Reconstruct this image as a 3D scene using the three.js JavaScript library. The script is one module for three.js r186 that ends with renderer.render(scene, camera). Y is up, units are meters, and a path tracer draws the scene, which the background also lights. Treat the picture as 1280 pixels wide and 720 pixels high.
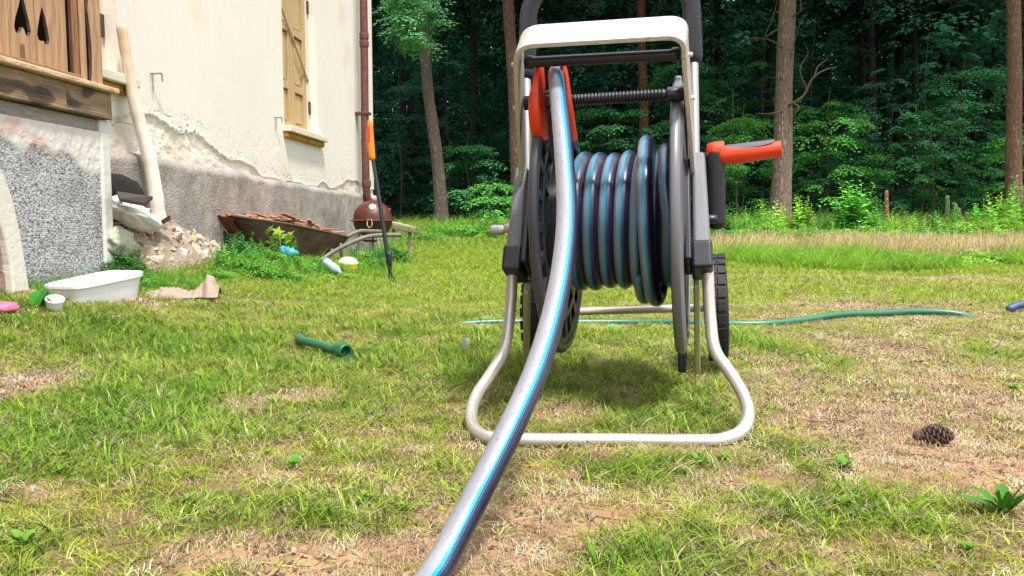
import * as THREE from 'three';
import { mergeGeometries, mergeVertices, toCreasedNormals } from 'three/addons/utils/BufferGeometryUtils.js';
import { RoundedBoxGeometry } from 'three/addons/geometries/RoundedBoxGeometry.js';
import { ConvexGeometry } from 'three/addons/geometries/ConvexGeometry.js';
import { createNoise2D, createNoise3D, createNoise4D } from 'simplex-noise';

// ---------------------------------------------------------------- camera, sky, sun, exposure
const scene = new THREE.Scene();
const EYE = 0.32, PITCH = Math.atan(85 / 1000);
const camera = new THREE.PerspectiveCamera(2 * Math.atan(360 / 1000) * 180 / Math.PI, 16 / 9, 0.05, 400);
camera.position.set(0, EYE, 0);
camera.rotation.x = -PITCH;
scene.add(camera);
{
  const W = 256, H = 128, d = new Float32Array(W * H * 4);
  for (let j = 0; j < H; j++) for (let i = 0; i < W; i++) {
    const el = ((j + 0.5) / H - 0.5) * Math.PI, s = Math.max(0, Math.sin(el)), L = 0.60 + 0.48 * s, k = (j * W + i) * 4;
    d[k] = L * 0.97; d[k + 1] = L; d[k + 2] = L * 1.03; d[k + 3] = 1;
  }
  const sky = new THREE.DataTexture(d, W, H, THREE.RGBAFormat, THREE.FloatType);
  sky.mapping = THREE.EquirectangularReflectionMapping; sky.magFilter = THREE.LinearFilter; sky.needsUpdate = true;
  scene.background = sky; scene.environment = sky;
}
const sun = new THREE.DirectionalLight(new THREE.Color(1, 0.955, 0.87), 2.7);
sun.position.set(3.4, 14, 3.0); sun.target.position.set(0, 0, -3);
sun.castShadow = true; sun.shadow.radius = 12; sun.shadow.mapSize.set(2048, 2048);
Object.assign(sun.shadow.camera, { left: -14, right: 14, top: 14, bottom: -14, near: 1, far: 60 });
scene.add(sun, sun.target);
const renderer = new THREE.WebGLRenderer({ antialias: true });
renderer.toneMapping = THREE.LinearToneMapping;
renderer.toneMappingExposure = 2.3;
renderer.shadowMap.enabled = true;

// ---------------------------------------------------------------- helpers
function rngOf(seed) { let s = seed >>> 0; return () => { s = (s + 0x6d2b79f5) | 0; let t = Math.imul(s ^ (s >>> 15), 1 | s); t = (t + Math.imul(t ^ (t >>> 7), 61 | t)) ^ t; return ((t ^ (t >>> 14)) >>> 0) / 4294967296; }; }
const R0 = rngOf(11), n2 = createNoise2D(rngOf(5)), n2b = createNoise2D(rngOf(6)), n3 = createNoise3D(rngOf(7));
const fbm = (x, y, o = 4) => { let a = 0.5, s = 0; for (let i = 0; i < o; i++) { s += a * n2(x, y); x = x * 2.03 + 7.1; y = y * 2.03 - 3.7; a *= 0.5; } return s; };
const { clamp, smoothstep: sst, lerp } = THREE.MathUtils;
const ss = (x, a, b) => (a < b ? sst(x, a, b) : 1 - sst(x, b, a));
const V = (x, y, z) => new THREE.Vector3(x, y, z);
const C = (r, g, b) => new THREE.Color().setRGB(r, g, b);
const cp = Math.cos(PITCH), sp = Math.sin(PITCH);
const ray = (px, py) => { const x = (px - 640) / 1000, y = -(py - 360) / 1000; return V(x, y * cp - sp, -y * sp - cp); };
const at = (px, py, z) => { const r = ray(px, py); return r.multiplyScalar(-z / r.z).add(V(0, EYE, 0)); };   // the point seen at that pixel of the photograph, z metres away
// house wall frame: s runs along the wall into the distance, n is its outward normal
const WA = V(0.0805, 0, -1).normalize(), WN = V(1, 0, 0.0805).normalize(), WO = V(-2.07, 0, 0);
const wallXZ = (s, off) => WO.clone().addScaledVector(WA, s).addScaledVector(WN, off);
const onWall = (px, py, off = 0) => { const o = V(0, EYE, 0), r = ray(px, py), p0 = WO.clone().addScaledVector(WN, off); const t = p0.sub(o).dot(WN) / r.dot(WN); const p = o.addScaledVector(r, t); return [p.clone().sub(WO).dot(WA), p.y]; };
const wallDist = (x, z) => (x - WO.x) * WN.x + (z - WO.z) * WN.z;

function height(x, z) {
  const d = -z, w = wallDist(x, z);
  let y = 0.10 * (1 - ss(w, 0.2, 1.05)) * (1 - ss(d, 4, 7)) * ss(d, 0.3, 1.8);
  y += 0.16 * ss(d, 7, 15.5) + Math.max(0, d - 15.5) * 0.022 + Math.max(0, d - 30) * 0.13;  // last term: added hill, unseen behind the trees, closes low sky gaps
  y += 0.012 * n2b(x * 0.9, z * 0.9) * ss(Math.hypot(x - 0.2, z + 1.4), 0.3, 1.2) + 0.004 * n2(x * 4, z * 4);
  return y;
}
function onGround(px, py) { const r = ray(px, py); let t = 0.3; const o = V(0, EYE, 0); for (let i = 0; i < 4000; i++) { const p = o.clone().addScaledVector(r, t); if (p.y <= height(p.x, p.z)) return p; t += 0.002 + t * 0.0008; } return o.addScaledVector(r, t); }

const taken = {};
const numbered = (n) => { const k = taken[n] = (taken[n] ?? -1) + 1; return k ? n + '_' + String(k).padStart(3, '0') : n; };
function shade(o) { o.castShadow = o.receiveShadow = true; return o; }
function tag(o, label, category, group) { o.userData.label = label; o.userData.category = category; if (group) o.userData.group = group; return o; }
function thing(name, label, category, pos, group) { const g = new THREE.Group(); g.name = numbered(name); g.position.copy(pos); scene.add(g); return tag(g, label, category, group); }
// geometry given in world coordinates becomes a child placed relative to its thing
function part(name, geo, mat, parent, label) {
  let o = parent; const off = V(0, 0, 0); while (o && o !== scene) { off.add(o.position); o = o.parent; }
  geo.translate(-off.x, -off.y, -off.z);
  const m = shade(new THREE.Mesh(geo, mat)); m.name = name; parent.add(m); if (label) m.userData.label = label; return m;
}
function partLocal(name, geo, mat, parent, label) { const m = shade(new THREE.Mesh(geo, mat)); m.name = name; parent.add(m); if (label) m.userData.label = label; return m; }
function solo(name, geo, mat, pos, label, category, group) { geo.translate(-pos.x, -pos.y, -pos.z); const m = shade(new THREE.Mesh(geo, mat)); m.position.copy(pos); m.name = numbered(name); scene.add(m); return tag(m, label, category, group); }
function structure(name, geo, mat) { const m = shade(new THREE.Mesh(geo, mat)); m.name = name; m.userData.kind = 'structure'; scene.add(m); return m; }
function stuff(name, geo, mat, list, label, category) {   // list of {m: Matrix4, c: Color}
  const im = shade(new THREE.InstancedMesh(geo, mat, list.length)); im.name = name; im.userData.kind = 'stuff';
  list.forEach((e, i) => { im.setMatrixAt(i, e.m); im.setColorAt(i, e.c); });
  if (label) tag(im, label, category);
  return im;
}
const std = (r, g, b, roughness = 0.8, o = {}) => new THREE.MeshStandardMaterial({ color: C(r, g, b), roughness, side: THREE.DoubleSide, ...o });
const merge = (list) => mergeGeometries(list.map((g) => { const k = g.index ? g.toNonIndexed() : g; for (const a of Object.keys(k.attributes)) if (!['position', 'normal', 'uv'].includes(a)) k.deleteAttribute(a); return k; }));
// a tube swept along points, with round ends; ref(i, t) steers where v = 0 lies
function sweep(curve, r, n, k, ref, caps = true) {
  const pos = [], uv = [], idx = [], len = curve.getLength();
  const rad = typeof r === 'function' ? r : () => r;
  let up = V(0.3, 1, 0.2);
  const rings = [];
  for (let i = 0; i <= n; i++) rings.push([i / n, 1, 0]);
  if (caps) { const c0 = [], c1 = []; for (let q = 0; q <= 3; q++) { const a = q / 3 * Math.PI / 2; c0.push([0, Math.max(0.001, Math.sin(a)), -Math.cos(a)]); c1.push([1, Math.max(0.001, Math.cos(a)), Math.sin(a)]); } rings.splice(0, 1, ...c0); rings.splice(rings.length - 1, 1, ...c1); }
  for (const [t, sc, push] of rings) {
    const p = curve.getPointAt(t), tan = curve.getTangentAt(t); if (ref) up = ref(t);
    const nrm = up.clone().addScaledVector(tan, -up.dot(tan)).normalize(), bin = tan.clone().cross(nrm); up = nrm;
    const R = rad(t); p.addScaledVector(tan, push * R);
    for (let j = 0; j <= k; j++) { const a = j / k * Math.PI * 2; const q = p.clone().addScaledVector(nrm, Math.cos(a) * R * sc).addScaledVector(bin, Math.sin(a) * R * sc); pos.push(q.x, q.y, q.z); uv.push(t * len, j / k); }
  }
  for (let i = 0; i < rings.length - 1; i++) for (let j = 0; j < k; j++) { const a = i * (k + 1) + j, b = a + k + 1; idx.push(a, a + 1, b, b, a + 1, b + 1); }
  const g = new THREE.BufferGeometry(); g.setAttribute('position', new THREE.Float32BufferAttribute(pos, 3)); g.setAttribute('uv', new THREE.Float32BufferAttribute(uv, 2)); g.setIndex(idx); g.computeVertexNormals();
  // average the seam
  const N = g.attributes.normal; for (let i = 0; i < rings.length; i++) { const a = i * (k + 1), b = a + k; const v = V(N.getX(a) + N.getX(b), N.getY(a) + N.getY(b), N.getZ(a) + N.getZ(b)).normalize(); N.setXYZ(a, v.x, v.y, v.z); N.setXYZ(b, v.x, v.y, v.z); }
  return g;
}
const curveOf = (pts, closed = false, tension = 0.5) => new THREE.CatmullRomCurve3(pts, closed, 'centripetal', tension);
const tube = (pts, r, n = 40, k = 12, caps = true) => sweep(pts.length === 2 ? new THREE.LineCurve3(pts[0], pts[1]) : curveOf(pts), r, pts.length === 2 ? Math.max(1, n === 40 ? 2 : n) : n, k, null, caps);
// a bar with a rounded rectangular section from p to q; w along wide, d across it
function bar(p, q, w, d, wide, bev = 0.003, taper = null) {
  const L = p.distanceTo(q), g = new RoundedBoxGeometry(w, L, d, 3, Math.min(bev, w / 2.1, d / 2.1));
  if (taper) { const a = g.attributes.position; for (let i = 0; i < a.count; i++) { const t = a.getY(i) / L + 0.5, s = lerp(taper[0], taper[1], t); a.setX(i, a.getX(i) * s); a.setZ(i, a.getZ(i) * s); } g.computeVertexNormals(); }
  const y = q.clone().sub(p).normalize(), x = wide.clone().addScaledVector(y, -wide.dot(y)).normalize(), z = x.clone().cross(y);
  const m = new THREE.Matrix4().makeBasis(x, y, z).setPosition(p.clone().add(q).multiplyScalar(0.5));
  g.applyMatrix4(m); return g;
}
// profile [[radius, along], ...] turned about an axis through c
function turned(profile, c, axis, k = 48, pref = V(0, 1, 0)) {
  const g = new THREE.LatheGeometry(profile.map(([r, a]) => new THREE.Vector2(Math.max(r, 1e-4), a)), k);
  if (Math.abs(axis.clone().normalize().dot(pref)) > 0.98) pref = V(1, 0, 0);
  const y = axis.clone().normalize(), x = pref.clone().addScaledVector(y, -pref.dot(y)).normalize(), z = x.clone().cross(y);
  g.applyMatrix4(new THREE.Matrix4().makeBasis(x, y, z).setPosition(c)); return g;
}
function lump(r, seed, sy = 1, amp = 0.3, detail = 2) {
  let g = new THREE.IcosahedronGeometry(1, detail); g.deleteAttribute('normal'); g.deleteAttribute('uv'); g = mergeVertices(g, 1e-4); g.setAttribute('uv', new THREE.Float32BufferAttribute(new Float32Array(g.attributes.position.count * 2), 2)); const a = g.attributes.position;
  for (let i = 0; i < a.count; i++) { const v = V(a.getX(i), a.getY(i), a.getZ(i)); const k = r * (1 + amp * n3(v.x * 1.2 + seed, v.y * 1.2, v.z * 1.2) + amp * 0.4 * n3(v.x * 3 + seed, v.y * 3, v.z * 3)); a.setXYZ(i, v.x * k, v.y * k * sy, v.z * k); }
  g.computeVertexNormals(); return g;
}
// ---------------------------------------------------------------- textures
function tex(w, h, f, srgb = true) {
  const d = new Uint8Array(w * h * 4);
  for (let j = 0; j < h; j++) for (let i = 0; i < w; i++) { const c = f(i / w, j / h, i, j), k = (j * w + i) * 4; for (let q = 0; q < 3; q++) d[k + q] = clamp(Math.round(255 * (typeof c === 'number' ? c : c[q])), 0, 255); d[k + 3] = 255; }
  const t = new THREE.DataTexture(d, w, h); t.wrapS = t.wrapT = THREE.RepeatWrapping; t.magFilter = THREE.LinearFilter; t.minFilter = THREE.LinearMipmapLinearFilter; t.generateMipmaps = true;
  if (srgb) t.colorSpace = THREE.SRGBColorSpace; t.needsUpdate = true; return t;
}
const n4 = createNoise4D(rngOf(12));
const tile = (u, v, f, o = 3, seed = 0) => { const a = u * Math.PI * 2, b = v * Math.PI * 2, r = f / (Math.PI * 2); let s = 0, k = 0.5, q = 1; for (let i = 0; i < o; i++) { s += k * n4(Math.cos(a) * r * q + seed, Math.sin(a) * r * q, Math.cos(b) * r * q - seed, Math.sin(b) * r * q); q *= 2; k *= 0.5; } return s; };
const rep = (t, x, y) => { const c = t.clone(); c.repeat.set(x, y); c.needsUpdate = true; return c; };
const Tplaster = tex(512, 512, (u, v) => { const a = tile(u, v, 2, 3), b = tile(u, v, 3, 4, 9); const k = 0.965 + 0.03 * a + 0.02 * b, s = ss(tile(u, v, 2, 3, 30), 0.1, 0.45) * 0.05 + 0.012 * ss(n2(u * 26, v * 1.5), 0.2, 0.8); return [k - s * 0.4, k - 0.006 - s * 0.8, k - 0.016 - s * 1.4]; });
const Tbump = tex(512, 512, (u, v) => 0.5 + 0.35 * tile(u, v, 30, 4, 2) + 0.15 * tile(u, v, 120, 2, 4), false);
const Tconc = tex(512, 512, (u, v) => { const a = tile(u, v, 4, 4, 3), b = tile(u, v, 60, 3, 8), c = tile(u, v, 14, 3, 15); const k = 0.80 + 0.16 * a + 0.16 * b; return [k, k - 0.02 + 0.01 * c, k - 0.03 + 0.03 * c]; });
const TconcB = tex(512, 512, (u, v) => 0.5 + 0.5 * tile(u, v, 60, 4, 8), false);
const Twood = tex(256, 512, (u, v) => { const w = tile(u, v, 3, 2, 5) * 0.6, g = Math.sin((u * 14 + w * 3) * Math.PI * 2) * 0.5 + 0.5, f = n2(u * 90, v * 5) * 0.5 + n2(u * 220, v * 9) * 0.4, kn = 0; const k = 0.86 + 0.10 * g + 0.10 * f + 0.1 * w - kn; return [k, k - 0.015 * (1 - g), k - 0.04 * (1 - g)]; });
const TwoodB = tex(256, 512, (u, v) => 0.5 + 0.3 * n2(u * 90, v * 5) + 0.2 * n2(u * 220, v * 9), false);
const Tbark = tex(256, 512, (u, v) => { const r = Math.abs(tile(u, v * 0.999, 16, 3, 40)) * 1.6, f = tile(u, v, 50, 2, 4); const k = 0.62 + 0.4 * r + 0.15 * f; return [k, k * 0.96, k * 0.92]; });
const TbarkB = tex(256, 512, (u, v) => clamp(Math.abs(tile(u, v, 16, 3, 40)) * 2.2 + 0.1 * tile(u, v, 50, 2, 4), 0, 1), false);
const Trust = tex(256, 256, (u, v) => { const a = tile(u, v, 6, 4, 21), b = tile(u, v, 24, 3, 4), k = 0.75 + 0.25 * a + 0.15 * b; return [k, k * 0.93 - 0.06 * b, k * 0.88 - 0.1 * b]; });
const Tscuff = tex(256, 256, (u, v) => 0.35 + 0.22 * tile(u, v, 9, 4, 3) + 0.2 * Math.max(0, n2(u * 8, v * 160)), false);

const matPlaster = std(0.73, 0.70, 0.655, 0.92, { map: Tplaster, bumpMap: Tbump, bumpScale: 0.0012 });
const matConc = std(0.50, 0.475, 0.455, 0.95, { map: Tconc, bumpMap: TconcB, bumpScale: 0.006 });
const woodMat = (r, g, b, rx = 1, ry = 1) => std(r, g, b, 0.8, { map: rep(Twood, rx, ry), bumpMap: rep(TwoodB, rx, ry), bumpScale: 0.002 });
const steel = std(0.62, 0.60, 0.57, 0.38, { metalness: 0.55, roughnessMap: Tscuff });
steel.roughness = 0.9;
const Tpaint = tex(512, 512, (u, v) => { const a = tile(u, v, 4, 4, 6), sc = ss(Math.abs(tile(u, v, 9, 2, 77)), 0.012, 0.0) * 0.10 + ss(tile(u, v, 26, 3, 5), 0.33, 0.45) * 0.12, k = 0.95 + 0.05 * a - sc; return [k, k - 0.01, k - 0.025]; });
const paintSteel = std(0.58, 0.58, 0.585, 0.45, { metalness: 0.25, map: Tpaint, roughnessMap: Tscuff }); paintSteel.roughness = 1; steel.map = rep(Tpaint, 3, 1);
const dark = new THREE.MeshPhysicalMaterial({ color: C(0.006, 0.007, 0.016), roughness: 0.36, side: THREE.DoubleSide, clearcoat: 0.15, clearcoatRoughness: 0.5 });
const greyPlastic = std(0.15, 0.148, 0.175, 0.4, { bumpMap: rep(Tbump, 8, 8), bumpScale: 0.0004 });
const rubber = std(0.010, 0.010, 0.012, 0.7);
const orange = new THREE.MeshPhysicalMaterial({ color: C(0.64, 0.038, 0.004), roughness: 0.42, clearcoat: 0.2, clearcoatRoughness: 0.4, side: THREE.DoubleSide });
const leafMat = (o = {}) => new THREE.MeshPhysicalMaterial({ color: C(1, 1, 1), roughness: 0.9, specularIntensity: 0.25, side: THREE.DoubleSide, transmission: 0.3, thickness: 0, ...o });

// ---------------------------------------------------------------- ground
const patch = (px, py, w, h, k) => { const p = onGround(px, py), q = onGround(px + w, py), a = onGround(px, py - h), b = onGround(px, py + h); return { x: p.x, z: p.z, rx: Math.max(0.02, Math.abs(q.x - p.x)), rz: Math.max(0.02, Math.abs(a.z - b.z) / 2), k }; };
const bare = [
  [15, 482, 75, 26, 1.3], [320, 505, 48, 13, 1], [385, 497, 30, 8, 0.8], [50, 615, 50, 14, 0.9], [430, 700, 150, 40, 0.9], [680, 640, 90, 60, 0.7], [600, 700, 80, 30, 0.8], [250, 690, 60, 14, .5],
  [1060, 385, 70, 8, 1.1], [1180, 352, 140, 4, 0.9], [1050, 520, 120, 22, 0.65], [1180, 570, 110, 40, 0.8], [980, 470, 40, 20, 0.5], [1240, 500, 60, 40, .6], [1100, 440, 70, 14, .5], [700, 520, 40, 15, 0.9], [760, 490, 60, 12, 0.5],
  [170, 380, 60, 4, 1.2], [60, 372, 60, 6, 1], [240, 376, 40, 3, 1], [560, 345, 60, 2, 0.8], [470, 600, 60, 20, 0.4], [920, 600, 80, 20, 0.5], [330, 590, 50, 14, .3], [1000, 345, 100, 3, .6], [860, 600, 60, 30, .4],
].map((a) => patch(...a));
const lush = [
  [150, 420, 220, 26, 0.8], [110, 540, 180, 50, 0.8], [250, 470, 110, 35, 0.6], [430, 455, 50, 12, 0.9], [590, 460, 60, 30, 0.6], [850, 500, 45, 22, 0.8], [820, 590, 60, 16, 0.9], [780, 425, 90, 12, 0.4],
  [830, 690, 110, 30, 0.9], [1040, 640, 110, 34, 0.9], [1180, 640, 80, 30, 0.5], [930, 430, 40, 14, 0.7], [340, 345, 90, 16, 0.9], [60, 680, 90, 30, 0.6], [330, 650, 100, 26, 0.5], [1010, 440, 40, 14, .4], [150, 560, 80, 30, .4], [1240, 450, 60, 16, .4], [760, 600, 40, 14, .8], [660, 470, 60, 20, .3],
].map((a) => patch(...a));
const field = (list, x, z) => { let s = 0; for (const p of list) { const dx = (x - p.x) / p.rx, dz = (z - p.z) / p.rz, d = dx * dx + dz * dz; if (d < 6) s += p.k * Math.exp(-d * 0.9); } return s; };
const bareness = (x, z) => clamp(field(bare, x, z) - 0.55 * field(lush, x, z) + 0.34 * fbm(x * 3.1, z * 3.1, 3) + 0.12 * n2(x * 11, z * 9) + 0.26 * ss(x / -z, 0.2, 0.36) * ss(-z, 7, 4) + 0.06 * ss(-z, 1.15, 0.75) + 0.02, 0, 1.2);
const lushness = (x, z) => clamp(0.42 + field(lush, x, z) * 0.6 - 0.35 * field(bare, x, z) + 0.42 * fbm(x * 1.7 + 9, z * 1.7, 3) + 0.22 * n2(x * 7.5, z * 6) - (x > 0.4 && z > -5 ? 0.22 * ss(x, 0.3, 0.8) : 0) - ss(-z, 0.95, 0.65) * 0.15, 0, 1);
{
  const cv = document.createElement('canvas'); cv.width = cv.height = 1024; const g = cv.getContext('2d'), r = rngOf(99);
  g.fillStyle = 'rgb(176,150,124)'; g.fillRect(0, 0, 1024, 1024);
  for (let i = 0; i < 1500; i++) { const x = r() * 1024, y = r() * 1024, s = 4 + r() * 22, k = 120 + r() * 90; g.fillStyle = `rgba(${k},${k * 0.84},${k * 0.68},0.35)`; for (const ox of [-1024, 0, 1024]) for (const oy of [-1024, 0, 1024]) { g.beginPath(); g.ellipse(x + ox, y + oy, s, s * (0.4 + r() * 0.1), 0.4, 0, 7); g.fill(); } }
  for (let i = 0; i < 9000; i++) {
    const x = r() * 1024, y = r() * 1024, a = r() * 7, L = 10 + r() * 46, k = r(), l = 0.55 + 0.45 * r();
    g.strokeStyle = k < 0.62 ? `rgba(${236 * l},${212 * l},${170 * l},0.8)` : k < 0.85 ? `rgba(${150 * l},${112 * l},${78 * l},0.8)` : `rgba(${190 * l},${196 * l},${110 * l},0.7)`; g.lineWidth = 0.8 + r() * 2.2;
    const b = (r() - 0.5) * 16; for (const ox of [-1024, 0, 1024]) for (const oy of [-1024, 0, 1024]) { if (x + ox < -60 || x + ox > 1084 || y + oy < -60 || y + oy > 1084) continue; g.beginPath(); g.moveTo(x + ox, y + oy); g.quadraticCurveTo(x + ox + Math.cos(a) * L / 2 + b, y + oy + Math.sin(a) * L / 2 - b, x + ox + Math.cos(a) * L, y + oy + Math.sin(a) * L); g.stroke(); }
  }
  const px = g.getImageData(0, 0, 1024, 1024).data;
  const Tl = tex(1024, 1024, (u, v, i, j) => { const k = (j * 1024 + i) * 4; return [px[k] / 255, px[k + 1] / 255, px[k + 2] / 255]; });
  const Tlb = tex(1024, 1024, (u, v, i, j) => px[(j * 1024 + i) * 4] / 255, false);
  const range = (list) => { const o = []; for (const [a, b, s] of list) { const n = Math.round(Math.abs(b - a) / s); for (let i = 0; i < n; i++) o.push(a + (b - a) * i / n); } o.push(list.at(-1)[1]); return o; };
  const xs = range([[-70, -12, 4], [-12, -3, 0.3], [-3, 3, 0.03], [3, 12, 0.3], [12, 70, 4]]), zs = range([[30, 0, 3], [0, -0.5, 0.1], [-0.5, -5, 0.025], [-5, -16, 0.1], [-16, -32, 1], [-32, -110, 4]]);
  const pos = [], uv = [], col = [], idx = [];
  for (const z of zs) for (const x of xs) {
    pos.push(x, height(x, z), z); uv.push(x / 1.1 + 0.15 * n2(x * 0.3, z * 0.3), z / 1.1);
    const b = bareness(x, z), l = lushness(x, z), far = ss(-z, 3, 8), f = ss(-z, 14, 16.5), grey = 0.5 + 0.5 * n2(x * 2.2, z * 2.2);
    const c = C(0.76, 0.63, 0.535).lerp(C(0.60, 0.52, 0.47), grey * 0.6);                       // straw-covered soil
    c.lerp(C(0.19, 0.19, 0.07), (1 - clamp(b * 1.1, 0, 1)) * (0.45 + 0.5 * l));  // ground darkened under lush grass, painting the shade between blades
    c.lerp(C(0.30, 0.34, 0.10), far * 0.45 * (1 - clamp(b, 0, 1)));
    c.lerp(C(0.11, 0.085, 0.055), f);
    col.push(c.r, c.g, c.b);
  }
  const W = xs.length; for (let j = 0; j < zs.length - 1; j++) for (let i = 0; i < W - 1; i++) { const a = j * W + i; idx.push(a, a + 1, a + W, a + 1, a + W + 1, a + W); }
  const geo = new THREE.BufferGeometry(); geo.setAttribute('position', new THREE.Float32BufferAttribute(pos, 3)); geo.setAttribute('uv', new THREE.Float32BufferAttribute(uv, 2)); geo.setAttribute('color', new THREE.Float32BufferAttribute(col, 3)); geo.setIndex(idx); geo.computeVertexNormals();
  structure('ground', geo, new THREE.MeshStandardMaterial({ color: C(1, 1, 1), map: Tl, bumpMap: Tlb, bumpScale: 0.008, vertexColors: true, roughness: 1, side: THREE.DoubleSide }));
}

// ---------------------------------------------------------------- house
const houseTurn = Math.atan2(-WA.z, WA.x);
const house = thing('house', 'old white plastered house with grey plinth and yellow-brown shuttered windows', 'house', V(WO.x, 0, WO.z)); house.rotation.y = houseTurn;
const S1 = onWall(467, 200)[0];                                  // far corner
const shutterWood = woodMat(0.56, 0.40, 0.20, 0.5, 1), ochre = std(0.60, 0.36, 0.035, 0.7, { map: rep(Trust, 1, 1) }), jambMat = std(0.62, 0.55, 0.47, 0.85, { map: Tplaster });
const planeUV = (g, k = 1.5) => { const p = g.attributes.position, u = g.attributes.uv; for (let i = 0; i < p.count; i++) u.setXY(i, p.getX(i) / k, p.getY(i) / k); return g; };
const box = (s0, s1, y0, y1, n0, n1, bev = 0.004) => { const g = new RoundedBoxGeometry(s1 - s0, y1 - y0, n1 - n0, 2, Math.min(bev, (n1 - n0) / 2.2, (s1 - s0) / 2.2, (y1 - y0) / 2.2)); g.translate((s0 + s1) / 2, (y0 + y1) / 2, (n0 + n1) / 2); return g; };
const winB = { s0: onWall(355.5, 160)[0], s1: onWall(398, 170)[0], y: onWall(357, 157)[1] };
const winA = { s0: 2.75, s1: onWall(149, 90)[0], y: winB.y - 0.02 };
{
  // upper wall with the two window openings
  const sh = new THREE.Shape([[-5, 0.88], [S1, 0.88], [S1, 4.2], [-5, 4.2]].map(([a, b]) => new THREE.Vector2(a, b)));
  for (const w of [winA, winB]) sh.holes.push(new THREE.Path([[w.s0, w.y], [w.s0, w.y + 1.35], [w.s1, w.y + 1.35], [w.s1, w.y]].map(([a, b]) => new THREE.Vector2(a, b))));
  const g = new THREE.ExtrudeGeometry(sh, { depth: 0.3, bevelEnabled: false }); g.translate(0, 0, -0.3);
  const p = g.attributes.position, u = g.attributes.uv; for (let i = 0; i < p.count; i++) u.setXY(i, (p.getX(i) + p.getZ(i)) / 1.5, p.getY(i) / 1.5);
  partLocal('wall', g, matPlaster, house);
  // lower band: plaster broken away above the plinth, the edges of the break standing proud
  const top = (s) => lerp(0.625, 0.565, ss(s, 3, 8)) + 0.012 * n2(s * 3, 4);
  const breakLine = (s) => top(s) + 0.004 + 0.16 * Math.exp(-(((s - onWall(235, 180)[0]) / 0.52) ** 2)) + 0.10 * Math.exp(-(((s - onWall(170, 190)[0]) / 0.3) ** 2)) + 0.05 * ss(n2(s * 1.1, 1), 0, 0.7) + 0.10 * Math.exp(-(((s - onWall(445, 200)[0]) / 0.5) ** 2)) + (0.25 + 0.75 * ss(s, onWall(300, 190)[0], onWall(235, 190)[0])) * (0.026 * fbm(s * 2.9, 2, 3) + 0.014 * n2(s * 9 + 2 * n2(s * 3, 1), 3) + 0.006 * n2(s * 27, 3));
  const NS = 760, NY = 110, pos = [], uv = [], col = [], idx = [];
  for (let j = 0; j <= NY; j++) for (let i = 0; i <= NS; i++) {
    const s = lerp(1.6, S1, i / NS), y0 = 0.5, y = lerp(y0, 0.88, j / NY), b = ss(y - breakLine(s), 0.010, -0.010), edge = Math.exp(-(((y - breakLine(s)) / 0.02) ** 2));
    const crack = ss(Math.abs(n2(s * 2.4 + 0.3 * n2(s * 9, y * 9), y * 2.6)), 0.018, 0.004) * ss(y - breakLine(s), 0.16, 0.02);
    let n = -b * 0.011 + 0.004 * fbm(s * 9, y * 9) * (b + 0.25) + b * 0.004 * fbm(s * 5, y * 8) + edge * (1 - b) * 0.0025 - crack * 0.008;
    if (j === NY) n = 0;
    pos.push(s, y, n); uv.push(s / 1.5, y / 1.5);
    const m = 0.5 + 0.5 * n2(s * 5, y * 11), c = C(1, 1, 1).lerp(C(0.96, 0.92, 0.89).lerp(C(1.05, 1.02, 0.99), m), b).lerp(C(0.4, 0.34, 0.3), crack * 0.6);
    const dirt = ss(y, 0.75, 0.58) * (0.5 + 0.5 * n2(s * 3, y * 4)) * 0.35; c.lerp(C(0.62, 0.58, 0.55), dirt); col.push(c.r, c.g, c.b);
  }
  for (let j = 0; j < NY; j++) for (let i = 0; i < NS; i++) { const a = j * (NS + 1) + i; idx.push(a, a + 1, a + NS + 1, a + 1, a + NS + 2, a + NS + 1); }
  const lg = new THREE.BufferGeometry(); lg.setAttribute('position', new THREE.Float32BufferAttribute(pos, 3)); lg.setAttribute('uv', new THREE.Float32BufferAttribute(uv, 2)); lg.setAttribute('color', new THREE.Float32BufferAttribute(col, 3)); lg.setIndex(idx); lg.computeVertexNormals();
  const mp = matPlaster.clone(); mp.vertexColors = true; mp.bumpScale = 0.003;
  partLocal('peeling_plaster', lg, mp, house, 'cracked and broken plaster above the grey plinth');
  partLocal('wall', planeUV(box(-5, 1.6, 0.5, 0.88, -0.3, 0)), matPlaster, house);
  // plinth
  const q = [], qu = [], qi = [], qc = []; const MS = 620, MY = 60;
  for (let j = 0; j <= MY + 6; j++) for (let i = 0; i <= MS; i++) {
    const s = lerp(1.2, S1 + 0.03, i / MS), t = top(s); let y, n;
    if (j <= MY) { y = lerp(-0.3, t, j / MY); n = 0.055 + 0.004 * fbm(s * 7, y * 7) + 0.002 * n2(s * 40, y * 40) - 0.03 * ss(y, t - 0.025, t); } else { const k = (j - MY) / 6; y = t + 0.012 * k; n = 0.025 - 0.06 * k; }
    q.push(s, y, n); qu.push(s / 0.9, y / 0.9);
    const streak = 0.5 + 0.5 * n2(s * 9, y * 0.9), k = 0.86 + 0.12 * streak + 0.25 * fbm(s * 1.4, y * 2), moss = ss(y, 0.25, 0.02) * 0.4, red = ss(n2(s * 0.9 + 4, y * 0.8), 0.3, 0.8) * 0.2; const c = C(k, k, k).lerp(C(0.62, 0.66, 0.48), moss).lerp(C(0.95, 0.72, 0.62), red); qc.push(c.r, c.g, c.b);
  }
  for (let j = 0; j < MY + 6; j++) for (let i = 0; i < MS; i++) { const a = j * (MS + 1) + i; qi.push(a, a + 1, a + MS + 1, a + 1, a + MS + 2, a + MS + 1); }
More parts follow.
